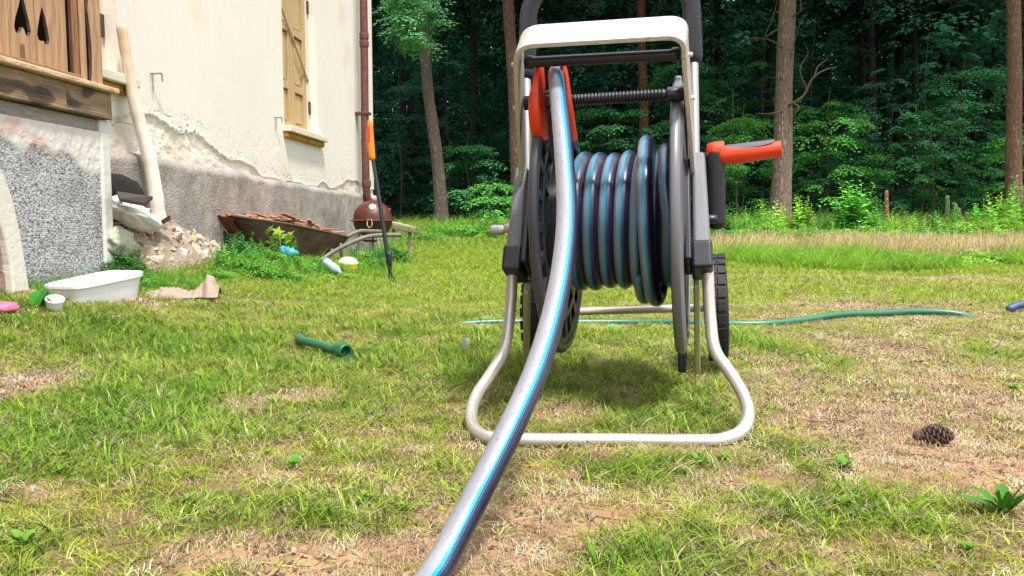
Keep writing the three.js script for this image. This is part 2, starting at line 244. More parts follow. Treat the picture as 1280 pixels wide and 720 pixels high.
  const pg = new THREE.BufferGeometry(); pg.setAttribute('position', new THREE.Float32BufferAttribute(q, 3)); pg.setAttribute('uv', new THREE.Float32BufferAttribute(qu, 2)); pg.setAttribute('color', new THREE.Float32BufferAttribute(qc, 3)); pg.setIndex(qi); pg.computeVertexNormals();
  const mc = matConc.clone(); mc.vertexColors = true; partLocal('plinth', pg, mc, house, 'weathered grey concrete plinth');
  partLocal('plinth', box(-5, 1.2, -0.3, 0.6, -0.3, 0.05), matConc, house);
  // other sides and roof of the house, beyond the picture
  partLocal('end_wall', planeUV(box(S1 - 0.3, S1 - 0.002, -0.3, 4.2, -6, -0.305)), matPlaster, house);
  partLocal('end_wall', planeUV(box(-5, -4.7, -0.3, 4.2, -6, -0.305)), matPlaster, house);
  partLocal('back_wall', planeUV(box(-4.69, S1 - 0.31, -0.3, 4.2, -6, -5.7)), matPlaster, house);
  const rs = new THREE.Shape([[0.35, 4.21], [0.35, 4.33], [-3, 6.6], [-6.35, 4.33], [-6.35, 4.21], [-3, 6.4]].map(([a, b]) => new THREE.Vector2(-a, b)));
  const rg = new THREE.ExtrudeGeometry(rs, { depth: S1 + 5.6, bevelEnabled: false }); rg.rotateY(Math.PI / 2); rg.translate(-5.3, 0, 0); partLocal('roof', rg, std(0.2, 0.08, 0.05, 0.9), house);
  // windows: reveal, shutters with recessed panels, sill
  for (const [k, w] of [winA, winB].entries()) {
    const win = new THREE.Group(); win.name = 'window'; win.position.set(w.s0, w.y, 0); house.add(win); const W = w.s1 - w.s0, H = 1.35, D = -0.085;
    partLocal('backing', box(0, W, 0, H, D - 0.04, D - 0.02), woodMat(0.46, 0.31, 0.15, 1, 1), win);
    partLocal('jamb', box(W - 0.055, W - 0.002, 0, H, D - 0.018, D + 0.02), jambMat, win);
    partLocal('jamb', box(0.002, 0.055, 0, H, D - 0.018, D + 0.02), jambMat, win);
    const leaf0 = 0.055, leaf1 = W - 0.055, mid = (leaf0 + leaf1) / 2;
    for (const [a, b] of [[leaf0, mid - 0.004], [mid + 0.004, leaf1]]) {
      const st = 0.062; const gs = [box(a, a + st, 0.004, H, D - 0.018, D + 0.012), box(b - st, b, 0.004, H, D - 0.018, D + 0.012)];
      for (const y of [0.004, 0.30, 0.72, 1.14]) gs.push(box(a + st, b - st, y, y + 0.055, D - 0.018, D + 0.009));
      partLocal('shutter_frame', merge(gs), shutterWood, win);
      for (const y of [0.059, 0.355, 0.775]) { const h = y < 0.1 ? 0.241 : 0.365; const pgm = box(a + st + 0.012, b - st - 0.012, y + 0.012, y + h - 0.012, D - 0.019, D - 0.004, 0.006); partLocal('shutter_panel', pgm, shutterWood, win); }
    }
    partLocal('brace', bar(V(leaf0 + 0.02, 0.93, D + 0.02), V(leaf1 + 0.02, 0.42, D + 0.024), 0.016, 0.008, V(0, 1, 0), 0.002), woodMat(0.36, 0.26, 0.15), win);
    for (const y of [0.17, 0.95]) partLocal('hinge', box(W - 0.04, W - 0.008, y, y + 0.1, D + 0.021, D + 0.032), std(0.055, 0.028, 0.022, 0.8), win);
    const sill = box(-0.03, W + 0.07, -0.045, -0.002, -0.13, 0.06, 0.006); partLocal('sill', sill, std(0.66, 0.60, 0.5, 0.8, { map: Tplaster }), win);
    partLocal('sill_moulding', box(-0.02, W + 0.05, -0.085, -0.047, -0.1, 0.035, 0.008), ochre, win, 'flaking yellow paint under the sill');
  }
  // downpipe
  const dp = new THREE.Group(); dp.name = 'downpipe'; house.add(dp);
  const sP = onWall(455.5, 120, 0.08)[0], pipeMat = std(0.20, 0.075, 0.062, 0.5, { map: rep(Trust, 3, 1) });
  partLocal('pipe', sweep(curveOf([V(sP, 4.1, 0.085), V(sP, 2, 0.085), V(sP, 0.62, 0.085), V(sP + 0.02, 0.52, 0.09), V(sP + 0.08, 0.45, 0.15), V(sP + 0.16, 0.40, 0.26)]), 0.036, 60, 16, null, false), pipeMat, dp);
  for (const y of [0.66, 1.05, 1.95, 2.02]) partLocal('pipe_collar', turned([[0.037, -0.03], [0.043, -0.026], [0.043, 0.026], [0.037, 0.03]], V(sP, y, 0.085), V(0, 1, 0), 20), pipeMat, dp);
  partLocal('pipe_bracket', box(sP - 0.05, sP + 0.05, 1.3, 1.325, 0.0, 0.13, 0.004), pipeMat, dp);
  // shutter hooks
  for (const [px, py] of [[188, 92], [343, 147]]) { const [s, y] = onWall(px, py); partLocal('wall_hook', tube([V(s, y, 0), V(s, y, 0.035), V(s + 0.03, y + 0.004, 0.04), V(s + 0.035, y - 0.03, 0.04)], 0.004, 16, 6), std(0.2, 0.17, 0.15, 0.7), house); partLocal('wall_hook', tube([V(s, y, 0.012), V(s - 0.002, y - 0.08, 0.012)], 0.003, 2, 6), std(0.2, 0.17, 0.15, 0.7), house); }
}

// ---------------------------------------------------------------- porch
{
  const OFF = 0.265, porch = thing('porch', 'wooden porch on grey pebbledash base with heart cut-outs in its boards', 'porch', V(WO.x, 0, WO.z)); porch.rotation.y = houseTurn;
  const on = (px, py, o = OFF) => onWall(px, py, o);
  const sR = on(138, 250)[0], yB = on(64, 136)[1], yT = on(64, 92)[1], oldWood = woodMat(0.36, 0.27, 0.19, 2, 0.4), board = woodMat(0.46, 0.28, 0.165, 0.6, 1), boardDark = woodMat(0.30, 0.14, 0.07, 0.5, 1), paleEdge = woodMat(0.62, 0.44, 0.28, 2, 0.2);
  // pebbledash
  const s0 = 1.5, s1 = on(126, 250)[0], y0 = -0.1, y1 = yB - 0.05, NS = 560, NY = 320, pos = [], uv = [], col = [], idx = [];
  const r = rngOf(31), cell = new Map(); const key = (a, b) => a + b * 4096; const G = 0.0074;
  const stone = (i, j) => { const k = key(i, j); if (!cell.has(k)) cell.set(k, [(i + 0.15 + 0.7 * r()) * G, (j + 0.15 + 0.7 * r()) * G, r(), r()]); return cell.get(k); };
  for (let j = 0; j <= NY; j++) for (let i = 0; i <= NS; i++) {
    const s = lerp(s0, s1, i / NS), y = lerp(y0, y1, j / NY), ci = Math.floor(s / G), cj = Math.floor((y + 1) / G); let d = 9, best = null;
    for (let a = -1; a <= 1; a++) for (let b = -1; b <= 1; b++) { const st = stone(ci + a, cj + b), q = Math.hypot(s - st[0], y + 1 - st[1]) / (0.55 + 0.6 * st[2]); if (q < d) { d = q; best = st; } }
    const h = ss(d, 0.0066, 0.0015), top = ss(y + 0.03 * n2(s * 5, 3), y1 - 0.10 - 0.07 * ss(s, s1 - 0.25, s1), y1 - 0.06 - 0.06 * ss(s, s1 - 0.25, s1)), wear = ss(fbm(s * 2, y * 2 + 4), 0.2, 0.5);
    pos.push(s, y, OFF + (h * 0.0024 + 0.003 * fbm(s * 6, y * 6)) * (1 - top) + top * (0.005 + 0.003 * fbm(s * 14, y * 14)));
    const k = best[3] < 0.10 ? 0.2 : 0.66 + 0.45 * best[3]; const c = C(0.50, 0.50, 0.53).lerp(C(k, k, k * 1.01), h * (1 - wear * 0.5)); c.multiplyScalar(1 - 0.18 * ss(fbm(s * 3.5, y * 2.2 + 8), 0.05, 0.5)); c.lerp(C(1.25, 1.19, 1.12).lerp(C(1.2, 0.92, 0.80), ss(n2(s * 5, y * 6), 0.1, 0.5) * ss(s, 2.95, 2.8)), top);
    uv.push(s, y); col.push(c.r, c.g, c.b);
  }
  for (let j = 0; j < NY; j++) for (let i = 0; i < NS; i++) { const a = j * (NS + 1) + i; idx.push(a, a + 1, a + NS + 1, a + 1, a + NS + 2, a + NS + 1); }
  const g = new THREE.BufferGeometry(); g.setAttribute('position', new THREE.Float32BufferAttribute(pos, 3)); g.setAttribute('uv', new THREE.Float32BufferAttribute(uv, 2)); g.setAttribute('color', new THREE.Float32BufferAttribute(col, 3)); g.setIndex(idx); g.computeVertexNormals();
  partLocal('pebbledash_panel', g, std(0.48, 0.47, 0.485, 0.95, { vertexColors: true }), porch, 'grey pebbledash face of the porch base');
  partLocal('corner_render', (() => { const b = box(s1, sR, -0.1, yB, 0.07, OFF + 0.012, 0.012); return planeUV(b, 1.5); })(), std(0.62, 0.61, 0.61, 0.9, { map: Tplaster, bumpMap: Tbump, bumpScale: 0.004 }), porch, 'smooth pale render on the porch corner');
  partLocal('base_core', box(-1, s1 - 0.002, -0.1, yB - 0.003, 0.02, OFF - 0.004), matConc, porch);
  // beam with a mitred ledge
  const beam = box(-1, on(131, 130)[0], yB, yT - 0.022, 0.05, OFF + 0.03, 0.006); { const p = beam.attributes.position, u = beam.attributes.uv; for (let i = 0; i < p.count; i++) { u.setXY(i, p.getY(i) * 3 + p.getZ(i), p.getX(i) * 0.7); if (p.getZ(i) > 0.2) p.setZ(i, p.getZ(i) + 0.006 * fbm(p.getX(i) * 4, p.getY(i) * 14)); } }
  const Tbeam = tex(256, 512, (u, v) => { const g = n2(u * 70, v * 4) * 0.5 + n2(u * 180, v * 8) * 0.4, p = fbm(u * 4 + 3, v * 5), q = ss(n2(u * 3, v * 7 + 9), 0.35, 0.6), k = 0.68 + 0.13 * g + 0.22 * p - 0.25 * q; return [k, k * (0.93 - 0.05 * p), k * (0.86 - 0.12 * p)]; });
  partLocal('beam', beam, std(0.50, 0.40, 0.31, 0.9, { map: Tbeam, bumpMap: TwoodB, bumpScale: 0.004 }), porch, 'weathered grey-brown timber beam');
  partLocal('ledge', box(-1, on(134, 112)[0], yT - 0.021, yT, 0.05, OFF + 0.052, 0.007), paleEdge, porch);
  // boards with cut-outs above the ledge
  const zb = OFF - 0.005, YH = 1.75, boardEdge = woodMat(0.10, 0.05, 0.03, 1, 1);  // edge colour darkens the cut-out sides so they read as shaded
  const poly = (pts) => new THREE.Path(pts.map(([px, py]) => { const [s, y] = on(px, py, zb); return new THREE.Vector2(s, y); }));
  const plank = (pxa, pxb, th, mat, holes = [], zoff = 0, edge = 0) => {
    const a = on(pxa, 60, zb)[0], b = on(pxb, 60, zb)[0], pts = [], N = edge ? 60 : 1; for (let i = 0; i <= N; i++) { const y = lerp(yT + 0.001, YH, i / N); pts.push(new THREE.Vector2(a + (edge ? edge * 0.016 * Math.abs(Math.sin((y - 0.8) * 11)) : 0), y)); } pts.push(new THREE.Vector2(b, YH), new THREE.Vector2(b, yT + 0.001));
    const sh = new THREE.Shape(pts); sh.holes = holes; const eg = new THREE.ExtrudeGeometry(sh, { depth: th, bevelEnabled: false }); eg.translate(0, 0, zb - th + zoff);
    const p = eg.attributes.position, u = eg.attributes.uv; for (let i = 0; i < p.count; i++) u.setXY(i, p.getX(i) * 3 + pxa, p.getY(i) * 0.9); return partLocal('board', eg, [mat, boardEdge], porch);
  };
  const drop = (cx, top, bot, w, lean) => { const pts = []; for (let i = 0; i <= 20; i++) { const t = i / 20, ww = w * Math.sin(Math.PI * Math.pow(t, 1.7)) * (t > 0.9 ? 1 : 1); pts.push([cx + lean * t + ww / 2, top + (bot - top) * t]); } for (let i = 19; i > 0; i--) { const t = i / 20, ww = w * Math.sin(Math.PI * Math.pow(t, 1.7)); pts.push([cx + lean * t - ww / 2, top + (bot - top) * t]); } return pts; };
    // pieces that leave the two cut-outs open: the left heart's two lobes and the right drop
  plank(-60, 12, 0.011, board);
  plank(12.4, 44.5, 0.011, board, [poly([[25.5, -6], [23, 8], [19, 22], [17.6, 32], [19, 39], [22, 42], [25.5, 40], [28, 34], [30, 37], [33, 44.5], [37, 45.5], [38.8, 40], [36, 25], [32.5, 12], [29, -4]])]);
  plank(45, 83.5, 0.011, board, [poly([[52, 8], [49.5, 20], [47, 35], [46.4, 43], [48.5, 50], [52, 51.5], [54.8, 51], [56, 55], [60, 56], [61.8, 51], [60, 38], [56.5, 22]])]);
  plank(89.5, 97, 0.012, boardDark, [], 0.004);
  plank(97.2, 105, 0.016, board, [], 0.008);
  plank(110, 125.5, 0.011, board, [], 0.004, 1);
  partLocal('board_slit', box(on(27, 60)[0], on(31, 60)[0], yT, yT + 0.07, zb, zb + 0.006, 0.002), boardDark, porch);
  partLocal('skirting_strip', box(-1, on(99, 100)[0], yT + 0.001, yT + 0.02, zb + 0.001, zb + 0.02, 0.004), woodMat(0.32, 0.17, 0.08, 2, 0.3), porch);
  partLocal('added_shade_panel', box(-1, on(123, 60, zb)[0] - 0.02, yT + 0.001, YH, 0.06, 0.09), std(0.02, 0.014, 0.011, 0.95), porch);  // near-black panels added behind the boards; their colour paints the dark interior
  partLocal('added_shade_panel', box(on(124, 60, zb)[0] - 0.02, on(124, 60, zb)[0], yT + 0.001, YH, 0.09, zb - 0.04), std(0.03, 0.018, 0.013, 0.95), porch);
  partLocal('top_rail', box(-1, on(127, 60)[0], YH + 0.003, YH + 0.06, 0.05, OFF + 0.02), board, porch);
  // stair cheek and brick steps
  const cheek = new THREE.Shape([[-40, 150], [-18, 180], [0, 218], [12, 250], [21, 290], [27, 325], [33, 362], [16, 364], [12, 330], [6, 300], [-3, 270], [-22, 235], [-50, 215]].map(([px, py]) => { const [s, y] = on(px, py, OFF + 0.1); return new THREE.Vector2(s, y); }));
  const cg = new THREE.ExtrudeGeometry(cheek, { depth: 0.09, bevelEnabled: true, bevelSize: 0.006, bevelThickness: 0.006, bevelSegments: 2, curveSegments: 8 }); cg.translate(0, 0, OFF + 0.012); planeUV(cg, 1);
  partLocal('stair_cheek', cg, std(0.66, 0.64, 0.58, 0.85, { map: Tplaster, bumpMap: Tbump, bumpScale: 0.003 }), porch, 'pale painted curved side of the steps');
  const bm = [std(0.46, 0.29, 0.22, 0.95, { map: Tconc }), std(0.52, 0.36, 0.29, 0.95, { map: Tconc }), std(0.42, 0.30, 0.25, 0.95, { map: Tconc })], bg = new RoundedBoxGeometry(0.2, 0.066, 0.07, 2, 0.006), rr = rngOf(3);
  for (let k = 0; k < 5; k++) for (let q = 0; q < 2; q++) { const m = partLocal('brick', bg, bm[Math.floor(rr() * 3)], porch); const py = [352, 327, 302, 277, 262, 250, 240][k], px = [12, 10, 5, -4, -12, -18, -24][k]; m.position.set(on(px, py, OFF + 0.085)[0] - 0.115 - (k % 2) * 0.01 - q * 0.212, on(px, py, OFF + 0.085)[1], OFF + 0.05 + 0.004 * rr()); }
}

// ---------------------------------------------------------------- hose reel cart
const YAW = 14 * Math.PI / 180, AX = V(Math.cos(YAW), 0.03, Math.sin(YAW)).normalize(), AF = V(-Math.sin(YAW), 0, Math.cos(YAW)), AU = AF.clone().cross(AX).normalize();
if (AU.y < 0) AU.negate();
const DC = at(777, 276, 1.42);
const cart = thing('hose_reel_cart', 'silver and black hose reel cart with orange crank handle on the lawn', 'hose reel cart', V(DC.x, 0, DC.z));
const guideZ = 1.235;
{
  // lower tubular frame
  const base = [[641, 330, 1.37], [638, 385, 1.36], [630, 438, 1.335], [613, 468, 1.30], [596, 494, 1.26], [589, 518, 1.215], [594, 537, 1.165], [612, 547, 1.128], [660, 549.5, 1.122], [760, 550, 1.116], [860, 551, 1.111], [900, 550, 1.112], [924, 541, 1.125], [935, 521, 1.16], [930, 496, 1.2], [914, 468, 1.235], [894, 438, 1.265], [888, 400, 1.285], [884, 328, 1.30]].map((a) => at(...a));
  part('base_tube', tube(base, 0.0098, 220, 16), steel, cart);
  // plastic uprights with the block at their foot
  for (const [f, t, n] of [[[644, 338, 1.37], [655, 214, 1.46], 0], [[878, 334, 1.30], [873, 196, 1.385], 1]]) {
    const a = at(...f), b = at(...t), up = new THREE.Group(); up.name = 'upright'; up.position.copy(a).sub(cart.position); cart.add(up);
    part('casing', bar(a.clone().lerp(b, 0.1), b, 0.029, 0.052, AX, 0.008, [1.0, 0.78]), greyPlastic, up);
    part('foot_block', bar(a.clone().lerp(b, -0.06), a.clone().lerp(b, 0.18), 0.034, 0.064, AX, 0.006), dark, up);
    part('inner_rib', bar(a.clone().addScaledVector(AX, n ? -0.022 : 0.022), a.clone().lerp(b, 0.9).addScaledVector(AX, n ? -0.02 : 0.02), 0.012, 0.075, AX, 0.004), dark, up);
    part('bolt', turned([[0, 0.012], [0.007, 0.01], [0.008, 0], [0.008, -0.03]], a.clone().lerp(b, 0.42).addScaledVector(AX, n ? 0.016 : -0.016), AX.clone().multiplyScalar(n ? 1 : -1), 16), n ? dark : steel, up);
  }
  // spindle end left of the left upright
  part('spindle', turned([[0, 0.034], [0.008, 0.034], [0.0095, 0.031], [0.0095, 0.012], [0.006, 0.01], [0.006, -0.02]], at(637, 287, 1.42), AX.clone().negate(), 18), std(0.45, 0.45, 0.47, 0.4, { metalness: 0.6 }), cart);
  // bent flat-steel hoop that carries the hose guide
  const pl = at(653, 236, 1.455), tl = at(648, 62, 1.235), pr = at(868, 224, 1.385), tr = at(857, 50, 1.165);
  const Nn = tl.clone().sub(pl).normalize().cross(tr.clone().sub(tl).normalize()).normalize();
  const L1 = tl.clone().sub(pl).normalize(), X1 = tr.clone().sub(tl).normalize(), rr = 0.03, topL = tl.clone().addScaledVector(L1, 0.022), topR = tr.clone().addScaledVector(L1, 0.022);
  const path = new THREE.CurvePath(); const cA = topL.clone().addScaledVector(L1, -rr), cB = topL.clone().addScaledVector(X1, rr), cC = topR.clone().addScaledVector(X1, -rr), cD = topR.clone().addScaledVector(L1, -rr);
  path.add(new THREE.LineCurve3(pl, cA)); path.add(new THREE.QuadraticBezierCurve3(cA, topL, cB)); path.add(new THREE.LineCurve3(cB, cC)); path.add(new THREE.QuadraticBezierCurve3(cC, topR, cD)); path.add(new THREE.LineCurve3(cD, pr));
  { const n = 160, pos = [], idx = [], uv = []; const sec = [[-0.5, -1], [-0.48, -1.0], [0.48, -1], [0.5, -0.6], [0.5, 0.6], [0.48, 1], [-0.48, 1], [-0.5, 0.6]], K = sec.length;
    for (let i = 0; i <= n; i++) { const p = path.getPointAt(i / n), t = path.getTangentAt(i / n), o = t.clone().cross(Nn).normalize(); const l = i / n, tp = ss(l, 0.02, 0.3) * ss(l, 0.98, 0.7), w = lerp(0.03, 0.05, tp), th = 0.0032; for (const [a, b] of sec) { const q = p.clone().addScaledVector(Nn, a * w).addScaledVector(o, b * th); pos.push(q.x, q.y, q.z); uv.push(l, a); } }
    for (let i = 0; i < n; i++) for (let j = 0; j < K; j++) { const a = i * K + j, b = i * K + (j + 1) % K; idx.push(a, b, a + K, b, b + K, a + K); }
    let g = new THREE.BufferGeometry(); g.setAttribute('position', new THREE.Float32BufferAttribute(pos, 3)); g.setAttribute('uv', new THREE.Float32BufferAttribute(uv, 2)); g.setIndex(idx); g = toCreasedNormals(g, 0.7);
    const hoop = part('guide_hoop', g, paintSteel, cart);
    for (const p of [pl.clone().lerp(tl, 0.62), pr.clone().lerp(tr, 0.62), pl.clone().lerp(tl, 0.9), pr.clone().lerp(tr, 0.9)]) part('rivet', turned([[0, 0.006], [0.003, 0.005], [0.0042, 0]], p.clone().addScaledVector(AF, 0.012).addScaledVector(AX, p.x > 0.1 ? 0.0035 : -0.0035), AX.clone().multiplyScalar(p.x > 0.1 ? 1 : -1), 12), steel, hoop); }
  // two cross bars of the hoop: smooth, then ribbed
  const b1a = at(657, 78, 1.25), b1b = at(850, 68, 1.18), b2a = at(656, 129, 1.315), b2b = at(855, 117, 1.245);
  const bd = b1b.clone().sub(b1a), bl = bd.length();
  part('cross_bar', turned([[0, 0], [0.0105, 0], [0.0105, 0.011], [0.0082, 0.013], [0.0082, bl - 0.013], [0.0105, bl - 0.011], [0.0105, bl], [0, bl]], b1a, bd, 24), dark, cart);
  const d2 = b2b.clone().sub(b2a), l2 = d2.length(), prof = [[0, 0], [0.0115, 0], [0.0115, 0.02], [0.0085, 0.022]]; for (let a = 0.026; a < l2 - 0.03; a += 0.0055) prof.push([0.0072, a], [0.0092, a + 0.0015], [0.0092, a + 0.0035], [0.0072, a + 0.005]); prof.push([0.0085, l2 - 0.026], [0.0115, l2 - 0.024], [0.0115, l2], [0, l2]);
  part('ribbed_bar', turned(prof, b2a, d2, 24), dark, cart);
  // hose guide: two orange cheeks, rollers between
  const guide = new THREE.Group(); guide.name = 'hose_guide'; guide.position.copy(at(692, 130, 1.28)).sub(cart.position); cart.add(guide);
  for (const [px, side, thick] of [[672.5, -1, 0.019], [711.5, 1, 0.013]]) {
    const c = at(px, 128, 1.275 - (px - 672) * 0.00035), sh = new THREE.Shape(); const H = 0.058;
    sh.moveTo(-0.018, H); sh.quadraticCurveTo(0.03, H * 1.02, 0.034, H * 0.35); sh.quadraticCurveTo(0.03, -H * 0.5, 0.002, -H); sh.quadraticCurveTo(-0.012, -H * 0.98, -0.018, -H * 0.8); sh.lineTo(-0.018, H);
    const g = new THREE.ExtrudeGeometry(sh, { depth: thick - 0.008, bevelEnabled: true, bevelSize: 0.004, bevelThickness: 0.004, bevelSegments: 4, curveSegments: 20 }); g.translate(0, 0, -(thick - 0.008) / 2);
    { const p = g.attributes.position; for (let i = 0; i < p.count; i++) { const y = p.getY(i) / H; p.setZ(i, p.getZ(i) * lerp(1, 0.45, ss(-y, -0.2, 1)) + 0.006 * -side * ss(-y, 0, 1)); } g.computeVertexNormals(); }
    const t = L1.clone().multiplyScalar(0.45).add(V(0, 0.9, 0)).normalize(), x = AX.clone().cross(t).negate().normalize();   // profile x points to the front
    const zx = AX.clone(); const yy = zx.clone().cross(x.dot(AF) > 0 ? x : x.negate()).normalize(); const xx = x;
    g.applyMatrix4(new THREE.Matrix4().makeBasis(xx, yy, zx).setPosition(c)); part('cheek', toCreasedNormals(g, 0.7), orange, guide);
  }
  part('roller', turned([[0, -0.014], [0.007, -0.014], [0.006, 0], [0.007, 0.014], [0, 0.014]], at(691, 118, 1.30), AX, 20), dark, guide);
  part('guide_block', bar(at(668, 129, 1.30), at(716, 126, 1.285), 0.024, 0.02, AF, 0.004), dark, guide);
  // telescopic handle: two tubes and a padded grip whose top runs out of the picture
  const hl = [at(660, 236, 1.49), at(658, 90, 1.56)], hr = [at(869, 224, 1.41), at(867, 66, 1.48)];
  const tubeSteel = std(0.34, 0.335, 0.33, 0.4, { metalness: 0.6 }); part('handle_tube', tube(hl, 0.0085, 2, 16), tubeSteel, cart); part('handle_tube', tube(hr, 0.0085, 2, 16), tubeSteel, cart);
  const gp = [[659, 92, 1.56], [660, 40, 1.585], [662, 12, 1.6], [674, -10, 1.605], [700, -22, 1.60], [765, -25, 1.57], [828, -29, 1.545], [852, -20, 1.53], [863, 2, 1.52], [865, 30, 1.5], [867, 71, 1.478]].map((a) => at(...a));
  part('handle_grip', sweep(curveOf(gp), 0.0168, 120, 24, null), std(0.008, 0.008, 0.016, 0.45, { bumpMap: rep(TwoodB, 60, 6), bumpScale: 0.002 }), cart);
  // flanges with slots
  for (const [px, name] of [[705, 0], [848.5, 1]]) {
    const a = (px - 777) / 1000 * 1.42 / Math.cos(YAW) * (name ? 0.97 : 1.03), c = DC.clone().addScaledVector(AX, a), FR = 0.232, sh = new THREE.Shape(); sh.absarc(0, 0, FR - 0.006, 0, Math.PI * 2);
    for (const [r0, r1, n, w] of [[0.175, 0.208, 24, 0.72], [0.13, 0.165, 12, 0.7]]) for (let k = 0; k < n; k++) { const t0 = k / n * Math.PI * 2, t1 = t0 + w * Math.PI * 2 / n, h = new THREE.Path(); h.absarc(0, 0, r1, t0, t1, false); h.absarc(0, 0, r0, t1, t0, true); h.closePath(); sh.holes.push(h); }
    const g = new THREE.ExtrudeGeometry(sh, { depth: 0.006, bevelEnabled: true, bevelSize: 0.001, bevelThickness: 0.001, bevelSegments: 1, curveSegments: 90 }); g.translate(0, 0, -0.003);
    g.applyMatrix4(new THREE.Matrix4().makeBasis(AF, AU, AX.clone().negate()).setPosition(c));
    const fl = part('reel_flange', g, std(0.022, 0.022, 0.028, 0.42), cart);
    const o = name ? 1 : -1; const rim = turned([[FR - 0.012, -0.006], [FR - 0.002, -0.007], [FR + 0.002, -0.003], [FR + 0.002, 0.006], [FR - 0.004, 0.009], [FR - 0.02, 0.012], [FR - 0.022, 0.008], [FR - 0.012, 0.004], [FR - 0.012, -0.006]], c, AX.clone().multiplyScalar(o), 96);
    part('rim', rim, std(name ? 0.13 : 0.05, name ? 0.13 : 0.05, name ? 0.155 : 0.062, 0.36), fl);
    part('dished_web', turned([[0.07, 0.016], [0.10, 0.012], [0.16, 0.0075], [0.215, 0.006]], c, AX.clone().multiplyScalar(o), 80), std(0.04, 0.045, 0.06, 0.36), fl);
    part('hub', turned([[0, 0.03], [0.03, 0.03], [0.034, 0.026], [0.045, 0.004], [0.046, -0.02]], c, AX.clone().multiplyScalar(o), 40), dark, fl);
    if (name) part('lug', bar(c.clone().addScaledVector(AU, FR - 0.01), c.clone().addScaledVector(AU, FR + 0.012), 0.012, 0.02, AX, 0.004), greyPlastic, fl);
  }
  part('drum', turned([[0.094, -0.105], [0.092, 0], [0.094, 0.095]], DC, AX, 48), dark, cart);
  // axle and wheels
  const wr = at(896, 384, 1.66), wl = at(674, 391, 1.735);
  part('axle', tube([wl, wr], 0.0085, 2, 16), std(0.6, 0.55, 0.48, 0.4, { metalness: 0.4 }), cart);
  for (const c of [wl, wr]) {
    const ax = wr.clone().sub(wl).normalize(), o = c === wr ? 1 : -1, w = new THREE.Group(); w.name = 'wheel'; w.position.copy(c).sub(cart.position); cart.add(w); const R = 0.108;
    const tyre = [turned([[R - 0.03, -0.017], [R - 0.004, -0.018], [R, -0.014], [R + 0.001, 0], [R, 0.014], [R - 0.004, 0.018], [R - 0.03, 0.017]], c, ax, 72)];
    for (let k = 0; k < 26; k++) { const t = k / 26 * Math.PI * 2, d = AU.clone().multiplyScalar(Math.cos(t)).addScaledVector(AF, Math.sin(t)); for (const q of [-1, 1]) { const p = c.clone().addScaledVector(d, R + 0.001).addScaledVector(ax, q * 0.0092); const u = d.clone().cross(ax); tyre.push(bar(p.clone().addScaledVector(u, -0.0095), p.clone().addScaledVector(u, 0.0095), 0.0155, 0.005, ax, 0.001)); } }
    part('tyre', merge(tyre), rubber, w);
    const rimg = [turned([[0.012, -0.012], [0.03, -0.01], [0.032, 0], [0.03, 0.012], [0.012, 0.02], [0, 0.021]], c, ax.clone().multiplyScalar(o), 32), turned([[R - 0.034, -0.014], [R - 0.029, -0.016], [R - 0.027, 0.016], [R - 0.034, 0.014]], c, ax, 60)];
    for (let k = 0; k < 8; k++) { const t = k / 8 * Math.PI * 2, d = AU.clone().multiplyScalar(Math.cos(t)).addScaledVector(AF, Math.sin(t)); rimg.push(bar(c.clone().addScaledVector(d, 0.028), c.clone().addScaledVector(d, R - 0.03), 0.018, 0.012, ax, 0.003)); }
    part('rim', merge(rimg), std(0.035, 0.035, 0.04, 0.5), w);
  }
  // stays from the uprights back to the ground behind the wheels' line
  for (const [a, b] of [[[659, 360, 1.40], [658, 458, 1.6]], [[871, 352, 1.33], [872, 462, 1.56]]]) { const p = at(...a), q = at(...b); part('stay', bar(p, q, 0.011, 0.022, AX, 0.003), std(0.55, 0.52, 0.40, 0.5, { metalness: 0.3 }), cart); }
  part('foot_cap', bar(at(853, 438, 1.5), at(853, 465, 1.5), 0.016, 0.02, AX, 0.004), rubber, cart);
  // crank
  const crank = new THREE.Group(); crank.name = 'crank'; crank.position.copy(at(895, 276, 1.375)).sub(cart.position); cart.add(crank);
  const ca = at(895.5, 287, 1.372), cb = at(894.5, 184, 1.372);
  { const g = new RoundedBoxGeometry(0.031, ca.distanceTo(cb), 0.04, 5, 0.0135); const y = cb.clone().sub(ca).normalize(), x = AX.clone().addScaledVector(y, -AX.dot(y)).normalize(); g.applyMatrix4(new THREE.Matrix4().makeBasis(x, y, x.clone().cross(y)).setPosition(ca.clone().lerp(cb, 0.5))); part('crank_arm', g, std(0.006, 0.006, 0.009, 0.5), crank); }
  part('crank_shaft', tube([at(860, 272, 1.39), at(890, 270, 1.375)], 0.010, 2, 16), dark, crank);
  const h0 = at(898, 195, 1.367), h1 = at(977, 186, 1.335), hd = h1.clone().sub(h0), hL = hd.length();
  const hp = []; for (let i = 0; i <= 14; i++) { const t = i / 14; hp.push([0.0148 + 0.0016 * Math.sin(t * Math.PI * 1.2 + 0.6), t * hL * 0.985]); } hp.unshift([0, 0]); hp.push([0.0135, hL], [0, hL + 0.001]);
  const hnd = part('crank_handle', turned(hp, h0, hd, 32), orange, crank);
  part('orange_cap', turned([[0.0175, -0.016], [0.0175, 0.0], [0.014, 0.012], [0.0, 0.014]], at(893, 190, 1.371), AX.clone().negate(), 24), orange, crank);
